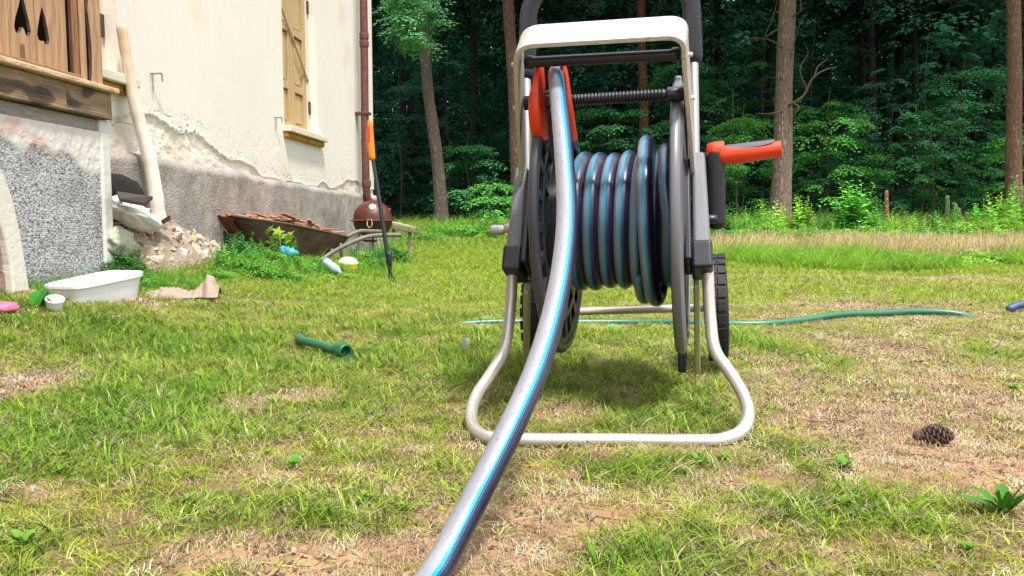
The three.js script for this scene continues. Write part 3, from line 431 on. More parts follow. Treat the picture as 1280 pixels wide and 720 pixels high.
  { // soft inlay on the upper side
    const pos = [], idx = [], y = hd.clone().normalize(), u = V(0, 1, 0.12).addScaledVector(y, -V(0, 1, 0.12).dot(y)).normalize(), w = u.clone().cross(y), N = 30, K = 12;
    for (let i = 0; i <= N; i++) for (let j = 0; j <= K; j++) { const t = lerp(0.12, 0.9, i / N), e = Math.pow(Math.sin(Math.PI * clamp(i / N, 0.0, 1)), 0.18) * 0.86, a = lerp(-1.15, 1.15, j / K) * Math.max(0.15, e), r = 0.0162 + 0.0008 * Math.sin(j / K * Math.PI); const q = h0.clone().addScaledVector(hd, t).addScaledVector(u, Math.cos(a) * r).addScaledVector(w, Math.sin(a) * r); pos.push(q.x, q.y, q.z); }
    for (let i = 0; i < N; i++) for (let j = 0; j < K; j++) { const a = i * (K + 1) + j; idx.push(a, a + 1, a + K + 1, a + 1, a + K + 2, a + K + 1); }
    const g = new THREE.BufferGeometry(); g.setAttribute('position', new THREE.Float32BufferAttribute(pos, 3)); g.setIndex(idx); g.computeVertexNormals(); part('grip_inlay', g, std(0.09, 0.075, 0.105, 0.55), hnd);
  }
}
// ---------------------------------------------------------------- the striped hose: from the lawn over the guide onto the drum
{
  const free = [[430, 950, 0.47], [500, 792, 0.588], [545, 714, 0.668], [577, 655, 0.705], [610, 592, 0.735], [641, 530, 0.772], [668, 470, 0.82], [690, 400, 0.885], [703, 335, 0.95], [708.5, 265, 1.03], [704, 180, 1.13], [698, 120, 1.21], [696, 96, 1.245]].map((a) => at(...a));
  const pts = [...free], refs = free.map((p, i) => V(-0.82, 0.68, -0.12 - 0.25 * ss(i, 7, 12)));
  free[0].y = free[1].y = 0.016;
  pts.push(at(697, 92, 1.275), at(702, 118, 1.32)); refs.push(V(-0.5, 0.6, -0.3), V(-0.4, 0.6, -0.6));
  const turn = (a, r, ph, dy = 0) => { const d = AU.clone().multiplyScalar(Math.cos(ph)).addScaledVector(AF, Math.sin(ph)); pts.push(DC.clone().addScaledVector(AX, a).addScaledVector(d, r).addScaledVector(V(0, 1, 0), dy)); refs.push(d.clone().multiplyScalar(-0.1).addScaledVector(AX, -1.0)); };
  // goes down at the back of the drum first, then winds forward over it
  const RR = 0.0134, p = 0.0258, a0 = -0.084;
  for (let i = 0; i <= 16 * 6.7; i++) { const t = i / 16; turn(a0 + p * t, 0.1085 + 0.0025 * Math.sin(t * 1.7), -0.35 - t * Math.PI * 2); }
  // outer layer: two looser turns
  for (let i = 1; i <= 16 * 1.6; i++) { const t = i / 16, k = Math.min(1, t * 1.5); turn(a0 + p * 6.7 - 0.018 * k - 0.0262 * Math.max(0, t - 0.5) * 1.0 - 0.004, 0.1085 + (0.026 + 0.011 * ss(t, 0.6, 1.2)) * k, -0.35 - (t + 6.7) * Math.PI * 2, -0.012 * ss(t, 0.6, 1.2)); }
  for (let i = 1; i <= 5; i++) { const t = i / 16; turn(a0 + p * 6.7 - 0.018 - 0.029 - 0.004, 0.1455 - 0.05 * i / 5, -0.35 - (t + 8.3) * Math.PI * 2, -0.012); }
  const curve = new THREE.CatmullRomCurve3(pts, false, 'centripetal'); curve.arcLengthDivisions = 3000;
  const cum = [0]; for (let i = 1; i < pts.length; i++) cum.push(cum[i - 1] + pts[i].distanceTo(pts[i - 1])); const tot = cum.at(-1);
  const ref = (t) => { const d = t * tot; let i = 1; while (i < cum.length - 1 && cum[i] < d) i++; return refs[i - 1].clone().lerp(refs[i], clamp((d - cum[i - 1]) / (cum[i] - cum[i - 1]), 0, 1)); };
  const stripe = tex(256, 512, (u, v) => { const wear = 0.03 * tile(u, v, 7, 3, 2) - 0.10 * ss(tile(u, v, 22, 3, 8), 0.28, 0.45) - 0.012 * (Math.sin(v * Math.PI * 2 * 40) > 0.2); const a = Math.abs(v > 0.5 ? v - 1 : v) * 2, sg = v > 0.5 ? -1 : 1; if (a > 0.43 && a < 0.52) return [0.02, 0.53, 0.70]; if (a > 0.545 && a < 0.56) return [0.05, 0.5, 0.68]; if (a > 0.52) return [0.06 + wear * 0.3, 0.085 + wear * 0.3, 0.21 + wear * 0.3]; if (a > 0.60 && a < 0.64) return [0.03, 0.36, 0.62]; if (a > 0.385 && a < 0.398) return [0.30, 0.58, 0.70]; return [0.53 + wear, 0.53 + wear, 0.575 + wear]; });  // grey and navy zones paint the lit and shaded sides; stripes are its own
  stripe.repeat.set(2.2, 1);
  stripe.minFilter = THREE.LinearFilter;
  solo('garden_hose', sweep(curve, RR, 1500, 24, ref), new THREE.MeshPhysicalMaterial({ map: stripe, color: C(1, 1, 1), roughness: 0.36, clearcoat: 0.5, clearcoatRoughness: 0.25, side: THREE.DoubleSide }), at(610, 592, 0.735).setY(0), 'turquoise-striped garden hose with painted grey lit side and black shaded side, wound on the reel cart and pulled forward', 'garden hose');
}
const clearings = [];
for (let k = 0; k <= 14; k++) clearings.push([onGround(lerp(600, 930, k / 14), 560), 0.05, 0.2]);
for (const [px, py] of [[376, 430], [380, 442], [395, 449], [410, 455], [428, 460], [440, 458]]) clearings.push([onGround(px, py), 0.06, 0.15]);
for (let k = 0; k <= 30; k++) clearings.push([onGround(lerp(600, 1230, k / 30), 408 - 8 * ss(k, 14, 24)), 0.09, 0.3]);
for (const [px, py] of [[75, 381], [105, 381], [140, 380], [170, 377], [60, 394], [5, 397], [1165, 566]]) clearings.push([onGround(px, py), 0.09, 0.3]);
// ---------------------------------------------------------------- small things on the lawn
const green = new THREE.MeshPhysicalMaterial({ color: C(0.010, 0.125, 0.06), roughness: 0.4, clearcoat: 0.3, clearcoatRoughness: 0.4, side: THREE.DoubleSide });
const g3 = (px, py, up = 0) => { const p = onGround(px, py); p.y = height(p.x, p.z) + up; return p; };
{
  const pts = [[480, 404], [560, 403], [620, 404], [700, 404], [790, 404], [880, 405], [950, 406], [1000, 402], [1050, 398], [1100, 396], [1150, 394], [1200, 394], [1235, 397]].map(([x, y], i) => g3(x, y + 3, 0.014 + (i > 7 && i < 11 ? 0.006 : -0.004)));
  pts[0].y -= 0.03; pts[1].y -= 0.012; pts.at(-1).y -= 0.03;
  solo('green_hose', sweep(curveOf(pts), 0.0105, 160, 14, null), green, pts[6].clone(), 'long green garden hose lying across the lawn behind the reel', 'garden hose');
  const c = thing('green_hose', 'short curved piece of green hose with connector lying in grass', 'garden hose', g3(405, 440));
  const q = [[378, 428, 0.014], [374, 433, 0.022], [382, 439, 0.024], [400, 443, 0.022], [418, 448, 0.02]].map(([x, y, u]) => g3(x, y, u));
  part('hose', sweep(curveOf(q), 0.0105, 50, 14, null), green, c);
  const e = g3(428, 450, 0.021), ax = e.clone().sub(q[3]).normalize(); const gd = std(0.008, 0.11, 0.05, 0.4);
  part('connector', turned([[0.011, -0.03], [0.0135, -0.028], [0.0135, -0.012], [0.019, -0.010], [0.019, 0.012], [0.016, 0.016], [0.012, 0.016], [0.012, 0.0], [0, 0]], e, ax, 24), gd, c);
  const b = [[1262, 393, 0.02], [1275, 392, 0.03], [1300, 391, 0.03], [1340, 396, 0.012]].map(([x, y, u]) => g3(x, y, u));
  solo('blue_hose', sweep(curveOf(b), 0.013, 30, 12, null), std(0.03, 0.06, 0.16, 0.45), b[0].clone(), 'end of a dark blue hose lying at the right edge of the lawn', 'garden hose');
}
{ // pine cone
  const c = g3(1166, 557), pc = thing('pine_cone', 'dark open pine cone lying on dry ground right of the reel', 'pine cone', c), r = rngOf(4), ax = V(0.95, 0.08, 0.25).normalize(), u = V(0, 1, 0).addScaledVector(ax, -ax.y).normalize(), w = ax.clone().cross(u), m = [std(0.075, 0.045, 0.035, 0.9), std(0.11, 0.07, 0.055, 0.9)];
  part('core', sweep(new THREE.LineCurve3(c.clone().addScaledVector(ax, -0.02).add(V(0, 0.014, 0)), c.clone().addScaledVector(ax, 0.02).add(V(0, 0.014, 0))), 0.007, 2, 10, null), m[0], pc);
  for (let i = 0; i < 70; i++) { const t = i / 70, a = i * 2.39996, rad = 0.017 * Math.sin(Math.PI * (0.12 + 0.8 * t)), d = u.clone().multiplyScalar(Math.cos(a)).addScaledVector(w, Math.sin(a)); const p0 = c.clone().add(V(0, 0.014, 0)).addScaledVector(ax, lerp(-0.022, 0.02, t)), p1 = p0.clone().addScaledVector(d, rad).addScaledVector(ax, 0.006); if (p1.y < c.y - 0.004) continue; part('scale', bar(p0, p1, 0.0085, 0.0022, ax.clone().cross(d), 0.001, [0.5, 1.1]), m[i % 2], pc); }
  // curled dead leaves and bits
  for (const [px, py, s, a, l] of [[1150, 456, 0.035, 0.3, 'curled brown dead leaf on the dry lawn, farthest right of the reel'], [1130, 509, 0.014, 1.2, 'small dark curled leaf between the reel and the pine cone'], [1196, 474, 0.018, 2.2, 'flat dark brown leaf right of the reel near the picture edge'], [990, 509, 0.02, 0.8, 'thin rust brown leaf right of the bent frame tube']]) {
    const p = g3(px, py, 0.006), g = new THREE.PlaneGeometry(1.6, 0.7, 14, 6), q = g.attributes.position; for (let i = 0; i < q.count; i++) { const x = q.getX(i), y = q.getY(i) * Math.cos(x * 1.9) ; q.setXYZ(i, x, 0.32 * Math.abs(y) + 0.25 * x * x + 0.1 * n2(x * 3 + px, y * 3), y); } g.computeVertexNormals(); g.scale(s, s, s); g.rotateY(a); g.translate(p.x, p.y, p.z);
    solo('dead_leaf', g, std(0.20, 0.10, 0.055, 0.85), p.clone(), l, 'leaf', null);
  }
  const ch = g3(835, 511, 0.004); solo('wood_chip', bar(ch.clone().add(V(-0.022, 0, 0)), ch.clone().add(V(0.02, 0.003, 0.006)), 0.012, 0.004, V(0, 0, 1), 0.001), std(0.5, 0.42, 0.3, 0.9), ch, 'pale wood chip in the grass between the frame tubes', 'wood chip');
  const fe = g3(582, 441, 0.02); { const g = new THREE.PlaneGeometry(0.02, 0.034, 4, 6), q = g.attributes.position; for (let i = 0; i < q.count; i++) q.setZ(i, 0.006 * Math.sin(q.getX(i) * 90 + q.getY(i) * 60)); g.computeVertexNormals(); g.translate(fe.x, fe.y, fe.z); solo('paper_scrap', g, std(0.75, 0.76, 0.78, 0.8), fe.clone(), 'small white scrap standing in the grass left of the reel', 'scrap'); }
  { const k = g3(765, 411, 0.006), g = lump(0.016, 6, 0.45, 0.25, 3); g.scale(1.3, 1, 0.8); g.translate(k.x, k.y, k.z); solo('plastic_scrap', g, std(0.03, 0.36, 0.05, 0.5), k, 'small bright green plastic scrap in the grass under the coil', 'scrap'); clearings.push([k, 0.07, 0.3], [g3(765, 416), 0.06, 0.3]); }
  // broad green leaf by the right edge
  const wl = g3(1255, 645); const wp = thing('broadleaf_weed', 'low weed with long pointed leaves at the lower right', 'weed', wl); const lm = leafMat({ color: C(0.06, 0.20, 0.02), roughness: 0.6 });
  for (const [a, L, h] of [[2.9, 0.05, 0.022], [0.3, 0.045, 0.03], [1.2, 0.035, 0.03], [4.2, 0.045, 0.02], [2.2, 0.04, 0.035], [3.5, 0.055, 0.016], [5.1, 0.04, 0.025], [0.8, 0.03, 0.04]]) { const pos = [], idx = [], N = 18; for (let i = 0; i <= N; i++) { const t = i / N, w = (0.0075 + 0.0012 * Math.sin(t * 24 + a * 5)) * Math.sin(Math.PI * Math.pow(t, 0.75)) * (1 - t * 0.3) + 0.0004; const x = L * t, y = h * Math.sin(t * 2.1); for (const s of [-1, 0, 1]) { const lx = x * Math.cos(a) - s * w * Math.sin(a), lz = x * Math.sin(a) + s * w * Math.cos(a); pos.push(wl.x + lx, wl.y + y + Math.abs(s) * w * 0.3, wl.z + lz); } } for (let i = 0; i < N; i++) for (let s = 0; s < 2; s++) { const k = i * 3 + s; idx.push(k, k + 1, k + 3, k + 1, k + 4, k + 3); } const g = new THREE.BufferGeometry(); g.setAttribute('position', new THREE.Float32BufferAttribute(pos, 3)); g.setIndex(idx); g.computeVertexNormals(); part('leaf', g, lm, wp); }
}
// ---------------------------------------------------------------- things by the house
{
  // white plastic tray
  const a = g3(101, 383), b = g3(187, 378), x = b.clone().sub(a).setY(0).normalize(), z = V(-x.z, 0, x.x).multiplyScalar(-1), W = a.distanceTo(b), D = 0.16, H = 0.072;
  const prof = (w, d, y) => { const o = []; const r = 0.03; for (let i = 0; i < 40; i++) { const t = i / 40 * Math.PI * 2, n = 5, c = Math.cos(t), s = Math.sin(t); o.push(V(Math.sign(c) * Math.pow(Math.abs(c), 2 / n) * w / 2, y, Math.sign(s) * Math.pow(Math.abs(s), 2 / n) * d / 2)); } return o; };
  const rings = [prof(W * 0.0 + 0.001, 0.001, 0.004), prof(W * 0.86, D * 0.78, 0.004), prof(W * 0.89, D * 0.84, 0.012), prof(W * 0.955, D * 0.95, H - 0.012), prof(W * 1.0, D * 1.04, H - 0.010), prof(W * 1.005, D * 1.05, H - 0.002), prof(W * 0.99, D * 1.02, H), prof(W * 0.945, D * 0.93, H - 0.003), prof(W * 0.885, D * 0.82, 0.015), prof(0.001, 0.001, 0.01)];
  const pos = [], idx = []; const c0 = a.clone().add(b).multiplyScalar(0.5).addScaledVector(z, D / 2); c0.y = Math.min(a.y, b.y) + 0.004; if (z.z > 0) c0.addScaledVector(z, 0);
  for (const rg of rings) for (const p of rg) { const q = c0.clone().addScaledVector(x, p.x).addScaledVector(z, p.z); q.y += p.y + 0.03 * (p.x / W + 0.5) * (p.y / H); pos.push(q.x, q.y, q.z); }
  for (let i = 0; i < rings.length - 1; i++) for (let j = 0; j < 40; j++) { const k = i * 40 + j, l = i * 40 + (j + 1) % 40; idx.push(k, k + 40, l, l, k + 40, l + 40); }
  let g = new THREE.BufferGeometry(); g.setAttribute('position', new THREE.Float32BufferAttribute(pos, 3)); g.setIndex(idx); g = toCreasedNormals(g, 0.6);
  solo('plastic_tray', g, std(0.74, 0.76, 0.80, 0.45), c0.clone(), 'white plastic tray with a rim on the ground before the porch base', 'tray');
  // toys and cups
  const pk = g3(0, 391); solo('plastic_scoop', (() => { const k = lump(0.045, 3, 0.5, 0.12, 3); k.scale(1.1, 0.75, 0.8); k.translate(pk.x, pk.y + 0.014, pk.z); return k; })(), std(0.75, 0.12, 0.24, 0.5), pk, 'pink plastic lump lying at the left edge of the lawn', 'toy');
  const cu = g3(68, 390); solo('plastic_cup', turned([[0, 0], [0.016, 0], [0.019, 0.004], [0.024, 0.04], [0.0255, 0.041], [0.024, 0.043], [0.0225, 0.041], [0.018, 0.006], [0, 0.005]], cu, V(0.25, 0.9, 0.3), 24), std(0.8, 0.8, 0.8, 0.5), cu.clone(), 'small white plastic cup on the ground before the tray', 'cup');
  const gl = g3(53, 388); { const lf = thing('dock_plant', 'broad rounded green leaves growing left of the white tray', 'plant', gl), m = leafMat({ color: C(0.045, 0.24, 0.03) }); for (const [dx, dz, s, t] of [[0, 0, 0.034, 0.4], [-0.02, -0.015, 0.028, 1.5], [0.022, -0.01, 0.026, 2.6]]) { const g = new THREE.CircleGeometry(1, 18), p = g.attributes.position; for (let i = 0; i < p.count; i++) { const X = p.getX(i), Y = p.getY(i); p.setXYZ(i, X * 0.8, Y, 0.25 * X * X + 0.15 * n2(X * 2 + dx * 99, Y * 2)); } g.computeVertexNormals(); g.scale(s, s, s); g.rotateX(-0.5); g.rotateY(t - 1.2); g.translate(gl.x + dx, gl.y + 0.03, gl.z + dz); part('leaf', g, m, lf); } }
  // rubble heap
  const hc = V(0, 0, 0).copy(g3(232, 335)), rp = thing('rubble_heap', 'heap of pale broken plaster and rubble against the house plinth', 'rubble', hc), r = rngOf(17);
  const hx = (px) => wallXZ(onWall(px, 300, 0.1)[0], 0);
  const sA = 3.06, sB = onWall(280, 320, 0.1)[0];
  const mound = (u, v) => { const s = lerp(sA, sB, u), e = Math.sin(Math.PI * clamp(u * 0.9 + 0.08, 0, 1)), tall = lerp(0.35, 0.22, ss(u, 0.2, 0.95)) * Math.pow(e, 0.4), off = lerp(0.03, lerp(0.34, 0.24, u), v), h = tall * Math.pow(Math.max(0, 1 - v), 0.85); const p = wallXZ(s, off); p.y = height(p.x, p.z) - 0.015 + h + 0.025 * fbm(s * 7, v * 5); return p; };
  { const N = 70, M = 40, pos = [], idx = [], uv = []; for (let j = 0; j <= M; j++) for (let i = 0; i <= N; i++) { const p = mound(i / N, j / M); pos.push(p.x, p.y, p.z); uv.push(i / N, j / M); } for (let j = 0; j < M; j++) for (let i = 0; i < N; i++) { const a = j * (N + 1) + i; idx.push(a, a + 1, a + N + 1, a + 1, a + N + 2, a + N + 1); } const g = new THREE.BufferGeometry(); g.setAttribute('position', new THREE.Float32BufferAttribute(pos, 3)); g.setAttribute('uv', new THREE.Float32BufferAttribute(uv, 2)); g.setIndex(idx); g.computeVertexNormals(); part('mortar_dust', g, std(0.44, 0.36, 0.28, 1, { map: Tconc, bumpMap: TconcB, bumpScale: 0.01 }), rp); }
  const gs = [0, 1, 2, 3, 4].map((k) => toCreasedNormals(new ConvexGeometry(Array.from({ length: 11 }, () => V(r() - 0.5, (r() - 0.5) * 0.6, r() - 0.5).multiplyScalar(2))), 0.3)), ms = [std(0.56, 0.47, 0.37, 0.95, { map: Tconc }), std(0.48, 0.38, 0.29, 0.95), std(0.62, 0.55, 0.46, 0.95), std(0.44, 0.27, 0.16, 0.95), std(0.45, 0.41, 0.38, 0.95)];
  for (const g of gs) if (!g.attributes.uv) g.setAttribute('uv', new THREE.Float32BufferAttribute(new Float32Array(g.attributes.position.count * 2), 2));
  for (let i = 0; i < 296; i++) { const u = 0.04 + 0.95 * r(), v = Math.pow(r(), 0.7), p = mound(u, v), k = r(), m = partLocal('plaster_chunk', gs[i % 5], ms[k < 0.38 ? 0 : k < 0.6 ? 1 : k < 0.84 ? 2 : k < 0.92 ? 3 : 4], rp), s = 0.008 + 0.03 * Math.pow(r(), 2.2); m.position.copy(p).sub(rp.position); m.scale.set(s, s * (0.6 + 0.4 * r()), s); m.rotation.set(r() * 6, r() * 6, r() * 6); }
  // white sack, tile, dark sheet, board
  const sack = (px, py, off, sx, sy, sz, seed, mat, name, label, cat, rot = 0) => { const [s, y] = onWall(px, py, off), p = wallXZ(s, off); p.y = y; const g = lump(1, seed, 1, 0.14, 6), a = g.attributes.position; for (let i = 0; i < a.count; i++) { const v = V(a.getX(i), a.getY(i), a.getZ(i)); const cr = (f, o) => 1 - Math.abs(n3(v.x * f + o, v.y * f * 1.6, v.z * f)); const w = 0.86 + 0.22 * cr(1.6, seed) ** 2 + 0.10 * cr(3.5, seed + 5) ** 2 - 0.05 * Math.max(0, n3(v.x * 2, v.y * 3, v.z * 2)); a.setXYZ(i, v.x * w * sx, v.y * w * sy, v.z * w * sz); } g.computeVertexNormals(); g.rotateZ(rot); g.rotateY(houseTurn); g.translate(p.x, p.y, p.z); return solo(name, g, mat, p.clone(), label, cat); };
  sack(166, 270, 0.17, 0.19, 0.05, 0.07, 5, std(0.74, 0.73, 0.75, 0.7), 'white_sack', 'crumpled white sack lying on the rubble beside the porch corner', 'sack', -0.32);
  sack(148, 305, 0.27, 0.085, 0.06, 0.05, 9, std(0.36, 0.37, 0.28, 0.9), 'grey_sack', 'greenish grey sack at the foot of the porch corner', 'sack', -0.2);
  const q = (px, py, off) => { const [s, y] = onWall(px, py, off), p = wallXZ(s, off); p.y = y; return p; };
  { const sh = [q(146, 243, 0.3), q(191, 249, 0.27), q(181, 258, 0.34), q(150, 252, 0.4)], pts = []; for (const p of sh) { pts.push(p, p.clone().add(V(0, 0.012, 0))); } const g = new ConvexGeometry(pts); solo('metal_sheet', g, std(0.045, 0.028, 0.024, 0.7), sh[0].clone(), 'dark rusty metal sheet lying on top of the rubble by the porch', 'metal sheet'); }
  { const p = q(194, 266, 0.17), g = new THREE.CylinderGeometry(0.05, 0.055, 0.11, 20, 6, true, -0.9, 1.8); g.scale(1, 1, 0.6); const g2 = g.clone().scale(0.87, 1, 0.87); const m = merge([g, g2]); m.rotateX(Math.PI / 2 - 0.55); m.rotateZ(-0.3); m.rotateY(houseTurn + 0.7); m.translate(p.x, p.y - 0.035, p.z); solo('roof_tile', m, std(0.40, 0.16, 0.10, 0.9, { map: rep(Trust, 1, 1) }), p.clone(), 'curved terracotta roof tile at the foot of the leaning pole', 'roof tile'); }
  { const a0 = q(143, 236, 0.065), g = new THREE.CircleGeometry(1, 24), k = g.attributes.position; for (let i = 0; i < k.count; i++) { const t = Math.atan2(k.getY(i), k.getX(i)), rr = i ? 1 + 0.2 * n2(t * 1.5, 1) : 0; k.setXYZ(i, Math.cos(t) * rr * 0.24, Math.sin(t) * rr * 0.065, 0); } g.rotateY(houseTurn); g.translate(a0.x, a0.y, a0.z);
    const hole = lump(1, 44, 1, 0.2, 3); hole.scale(0.24, 0.07, 0.04); hole.rotateZ(-0.12); hole.rotateY(houseTurn); const c = q(142, 236, 0.07); hole.translate(c.x, c.y, c.z); solo('dark_hole_lump', hole, std(0.008, 0.006, 0.006, 0.95), c.clone(), 'black lump added as the dark hole at the plinth behind the porch corner', 'log'); }  // black lump added for a dark hole; its shade is put into the colour
  // leaning pole
  { const p0 = q(199, 279, 0.12), p1 = q(152, 36, 0.055), c = curveOf([p0, p0.clone().lerp(p1, 0.33).add(V(0.012, 0, 0)), p0.clone().lerp(p1, 0.66).add(V(-0.006, 0, 0)), p1]); const g = sweep(c, (t) => lerp(0.037, 0.021, t) * (1 + 0.06 * n2(t * 9, 3)), 60, 16, null); { const u = g.attributes.uv; for (let i = 0; i < u.count; i++) u.setXY(i, u.getY(i), u.getX(i) / 2.2); } const lp = thing('leaning_pole', 'pale peeled wooden pole leaning against the white house wall', 'pole', p0.clone()); part('pole', g, std(1, 1, 1, 0.8, { map: (() => tex(128, 512, (u, v) => { const g = n2(u * 50, v * 4) * 0.05, t = ss(v * 2.1 + 0.05 * n2(u * 6, v * 9), 0.25, 1.0), p = 0.04 * fbm(u * 5, v * 9); return [lerp(0.87, 0.80, t) + g + p, lerp(0.83, 0.69, t) + g + p, lerp(0.79, 0.56, t) + g + p]; }))(), bumpMap: TwoodB, bumpScale: 0.002 }), lp);  }
  // crumpled dirty cloth
  { const c = g3(230, 372), N = 60, M = 22, pos = [], idx = [], x = V(1, 0, -0.25).normalize(), z = V(0.25, 0, 1).normalize(); for (let j = 0; j <= M; j++) for (let i = 0; i <= N; i++) { const u = i / N - 0.5, v = j / M - 0.5; const p = c.clone().addScaledVector(x, u * 0.24).addScaledVector(z, v * 0.14 + 0.02 * n2(u * 5, 1)); const bump = 0.07 * Math.exp(-(((u - 0.36) / 0.14) ** 2)) * (1 - Math.abs(v) * 1.4) + 0.03 * Math.abs(fbm(u * 6, v * 5 + 3)) + 0.022 * Math.exp(-(((u + 0.2) / 0.25) ** 2)); p.y += Math.max(-0.004, bump * (1 - Math.pow(Math.abs(v * 2), 4)) ); pos.push(p.x, p.y + 0.004, p.z); } for (let j = 0; j < M; j++) for (let i = 0; i < N; i++) { const a = j * (N + 1) + i; idx.push(a, a + 1, a + N + 1, a + 1, a + N + 2, a + N + 1); } const g = new THREE.BufferGeometry(); g.setAttribute('position', new THREE.Float32BufferAttribute(pos, 3)); g.setIndex(idx); g.computeVertexNormals(); solo('crumpled_cloth', g, std(0.31, 0.245, 0.19, 0.95), c.clone(), 'crumpled beige cloth lying on the grass right of the white tray', 'cloth'); }
}
{ // wheelbarrow full of rusty scrap wood
  const base = g3(360, 322), wb = thing('wheelbarrow', 'old wheelbarrow loaded with rusty brown sticks beside the house', 'wheelbarrow', base), tray = std(0.17, 0.13, 0.105, 0.8, { map: rep(Trust, 2, 2) });
  const A = at(303, 270, 4.45), B = at(437, 297, 5.5), ax = B.clone().sub(A), L = ax.length(), x = ax.clone().normalize(), z = V(0, 1, 0).cross(x).normalize().negate(), up = x.clone().cross(z).normalize(); if (up.y < 0) up.negate(); if (z.dot(WN) < 0) z.negate();
  const W = 0.42, sec = (t, h, w) => A.clone().addScaledVector(x, t * L).addScaledVector(z, -w).addScaledVector(up, h);
  const P = (t, h, w) => A.clone().addScaledVector(x, t * L).addScaledVector(up, h).addScaledVector(z, w);
  const grid = []; const NT = 30, K = 24, rimY = (t) => 0.0;
  const pos = [], idx = [];
  for (const th of [0, 0.006]) for (let i = 0; i <= NT; i++) { const t = i / NT, depth = 0.21 * ss(t, 0.0, 0.42) * (1 - 0.55 * ss(t, 0.78, 1)), half = (W / 2) * (0.55 + 0.45 * ss(t, 0, 0.35)) * (1 - 0.12 * ss(t, 0.8, 1)); for (let j = 0; j <= K; j++) { const s = j / K * 2 - 1, prof = Math.pow(Math.abs(s), 3.2); const p = P(t, -(depth - th) * (1 - prof) + (Math.abs(s) > 0.98 ? 0.003 : 0), s * (half - th) * (0.72 + 0.28 * Math.abs(s)) - W / 2 + 0.02); pos.push(p.x, p.y, p.z); } }
  const S = (NT + 1) * (K + 1); for (let l = 0; l < 2; l++) for (let i = 0; i < NT; i++) for (let j = 0; j < K; j++) { const a = l * S + i * (K + 1) + j; idx.push(a, a + 1, a + K + 1, a + 1, a + K + 2, a + K + 1); }
  const uvs = []; for (let i = 0; i < pos.length / 3; i++) uvs.push((i % (K + 1)) / K, Math.floor(i / (K + 1)) / NT);
  const g = new THREE.BufferGeometry(); g.setAttribute('position', new THREE.Float32BufferAttribute(pos, 3)); g.setAttribute('uv', new THREE.Float32BufferAttribute(uvs, 2)); g.setIndex(idx); g.computeVertexNormals(); part('tray', g, tray, wb);
  for (const s of [1, -1]) part('tray_rim', tube([0, 0.1, 0.35, 0.7, 1].map((t) => P(t, 0.004, s * (W / 2) * (0.55 + 0.45 * ss(t, 0, 0.35)) * (1 - 0.12 * ss(t, 0.8, 1)) - W / 2 + 0.02)), 0.007, 30, 8), tray, wb);
  part('front_panel', new ConvexGeometry([P(0.0, 0.004, -0.36), P(0, 0.004, -0.1), P(0.14, -0.08, -0.34), P(0.14, -0.08, -0.12), P(0.1, -0.08, -0.3)]), std(0.16, 0.05, 0.045, 0.7, { map: null }), wb);
  const grip = std(0.20, 0.16, 0.13, 0.7, { map: null }); const gv = std(0.17, 0.145, 0.13, 0.6, { metalness: 0.2 });
  part('handle', tube([at(385, 335, 5.3), at(402, 318, 5.45), at(446, 290, 5.6), at(462, 289, 5.7), at(478, 289.5, 5.85)], 0.014, 40, 10), gv, wb);
  part('handle', tube([at(390, 338, 5.0), at(410, 319, 5.1), at(455, 297, 5.2), at(475, 294, 5.3), at(500, 293.5, 5.4)], 0.014, 40, 10), gv, wb);
  part('leg', tube([at(415, 313, 5.3), at(414, 330, 5.3), at(412, 338, 5.25)], 0.012, 12, 8), grip, wb); part('leg', tube([at(426, 306, 5.35), at(428, 330, 5.4)], 0.012, 12, 8), grip, wb);
  part('wheel', turned([[0.05, -0.03], [0.14, -0.035], [0.16, -0.02], [0.16, 0.02], [0.14, 0.035], [0.05, 0.03], [0.05, -0.03]], P(0.02, -0.2, -0.22), z, 30), rubber, wb);
  const r = rngOf(23), sm = [std(0.46, 0.22, 0.11, 0.9), std(0.36, 0.16, 0.08, 0.9), std(0.56, 0.33, 0.20, 0.9), std(0.24, 0.12, 0.07, 0.9)], sp0 = P(0.5, 0, -W / 2);
  const sc = thing('scrap_wood', 'rusty brown sticks and bark piled in the wheelbarrow', 'scrap wood', sp0.clone());
  for (let i = 0; i < 190; i++) { const t = 0.06 + 0.86 * r(), hump = 0.085 * Math.sin(Math.PI * clamp(t * 0.9, 0, 1)), w = -W / 2 + (r() - 0.5) * W * 0.85 * (0.6 + 0.4 * ss(t, 0, 0.35)), c = P(t, -0.015 + hump * (0.25 + 0.75 * r()), w), a = (r() - 0.5) * 1.3, l = 0.05 + 0.16 * r(), d = x.clone().multiplyScalar(Math.cos(a)).addScaledVector(z, Math.sin(a)).addScaledVector(up, (r() - 0.5) * 0.35); part('stick', bar(c.clone().addScaledVector(d, -l / 2), c.clone().addScaledVector(d, l / 2), 0.012 + 0.03 * r(), 0.005 + 0.008 * r(), z, 0.003), sm[i % 4], sc); }
  part('stick', tube([P(-0.13, 0.05, -0.26), P(0.05, 0.025, -0.2), P(0.2, 0.02, -0.18)], 0.006, 12, 6), sm[3], sc); part('stick', tube([P(0.24, 0.05, -0.3), P(0.32, 0.0, -0.25)], 0.006, 4, 6), sm[2], sc); part('stick', bar(P(0.62, 0.07, -0.25), P(1.02, 0.10, -0.3), 0.02, 0.01, z, 0.003), sm[1], sc);
  // plank offcuts lying on the handles behind
}
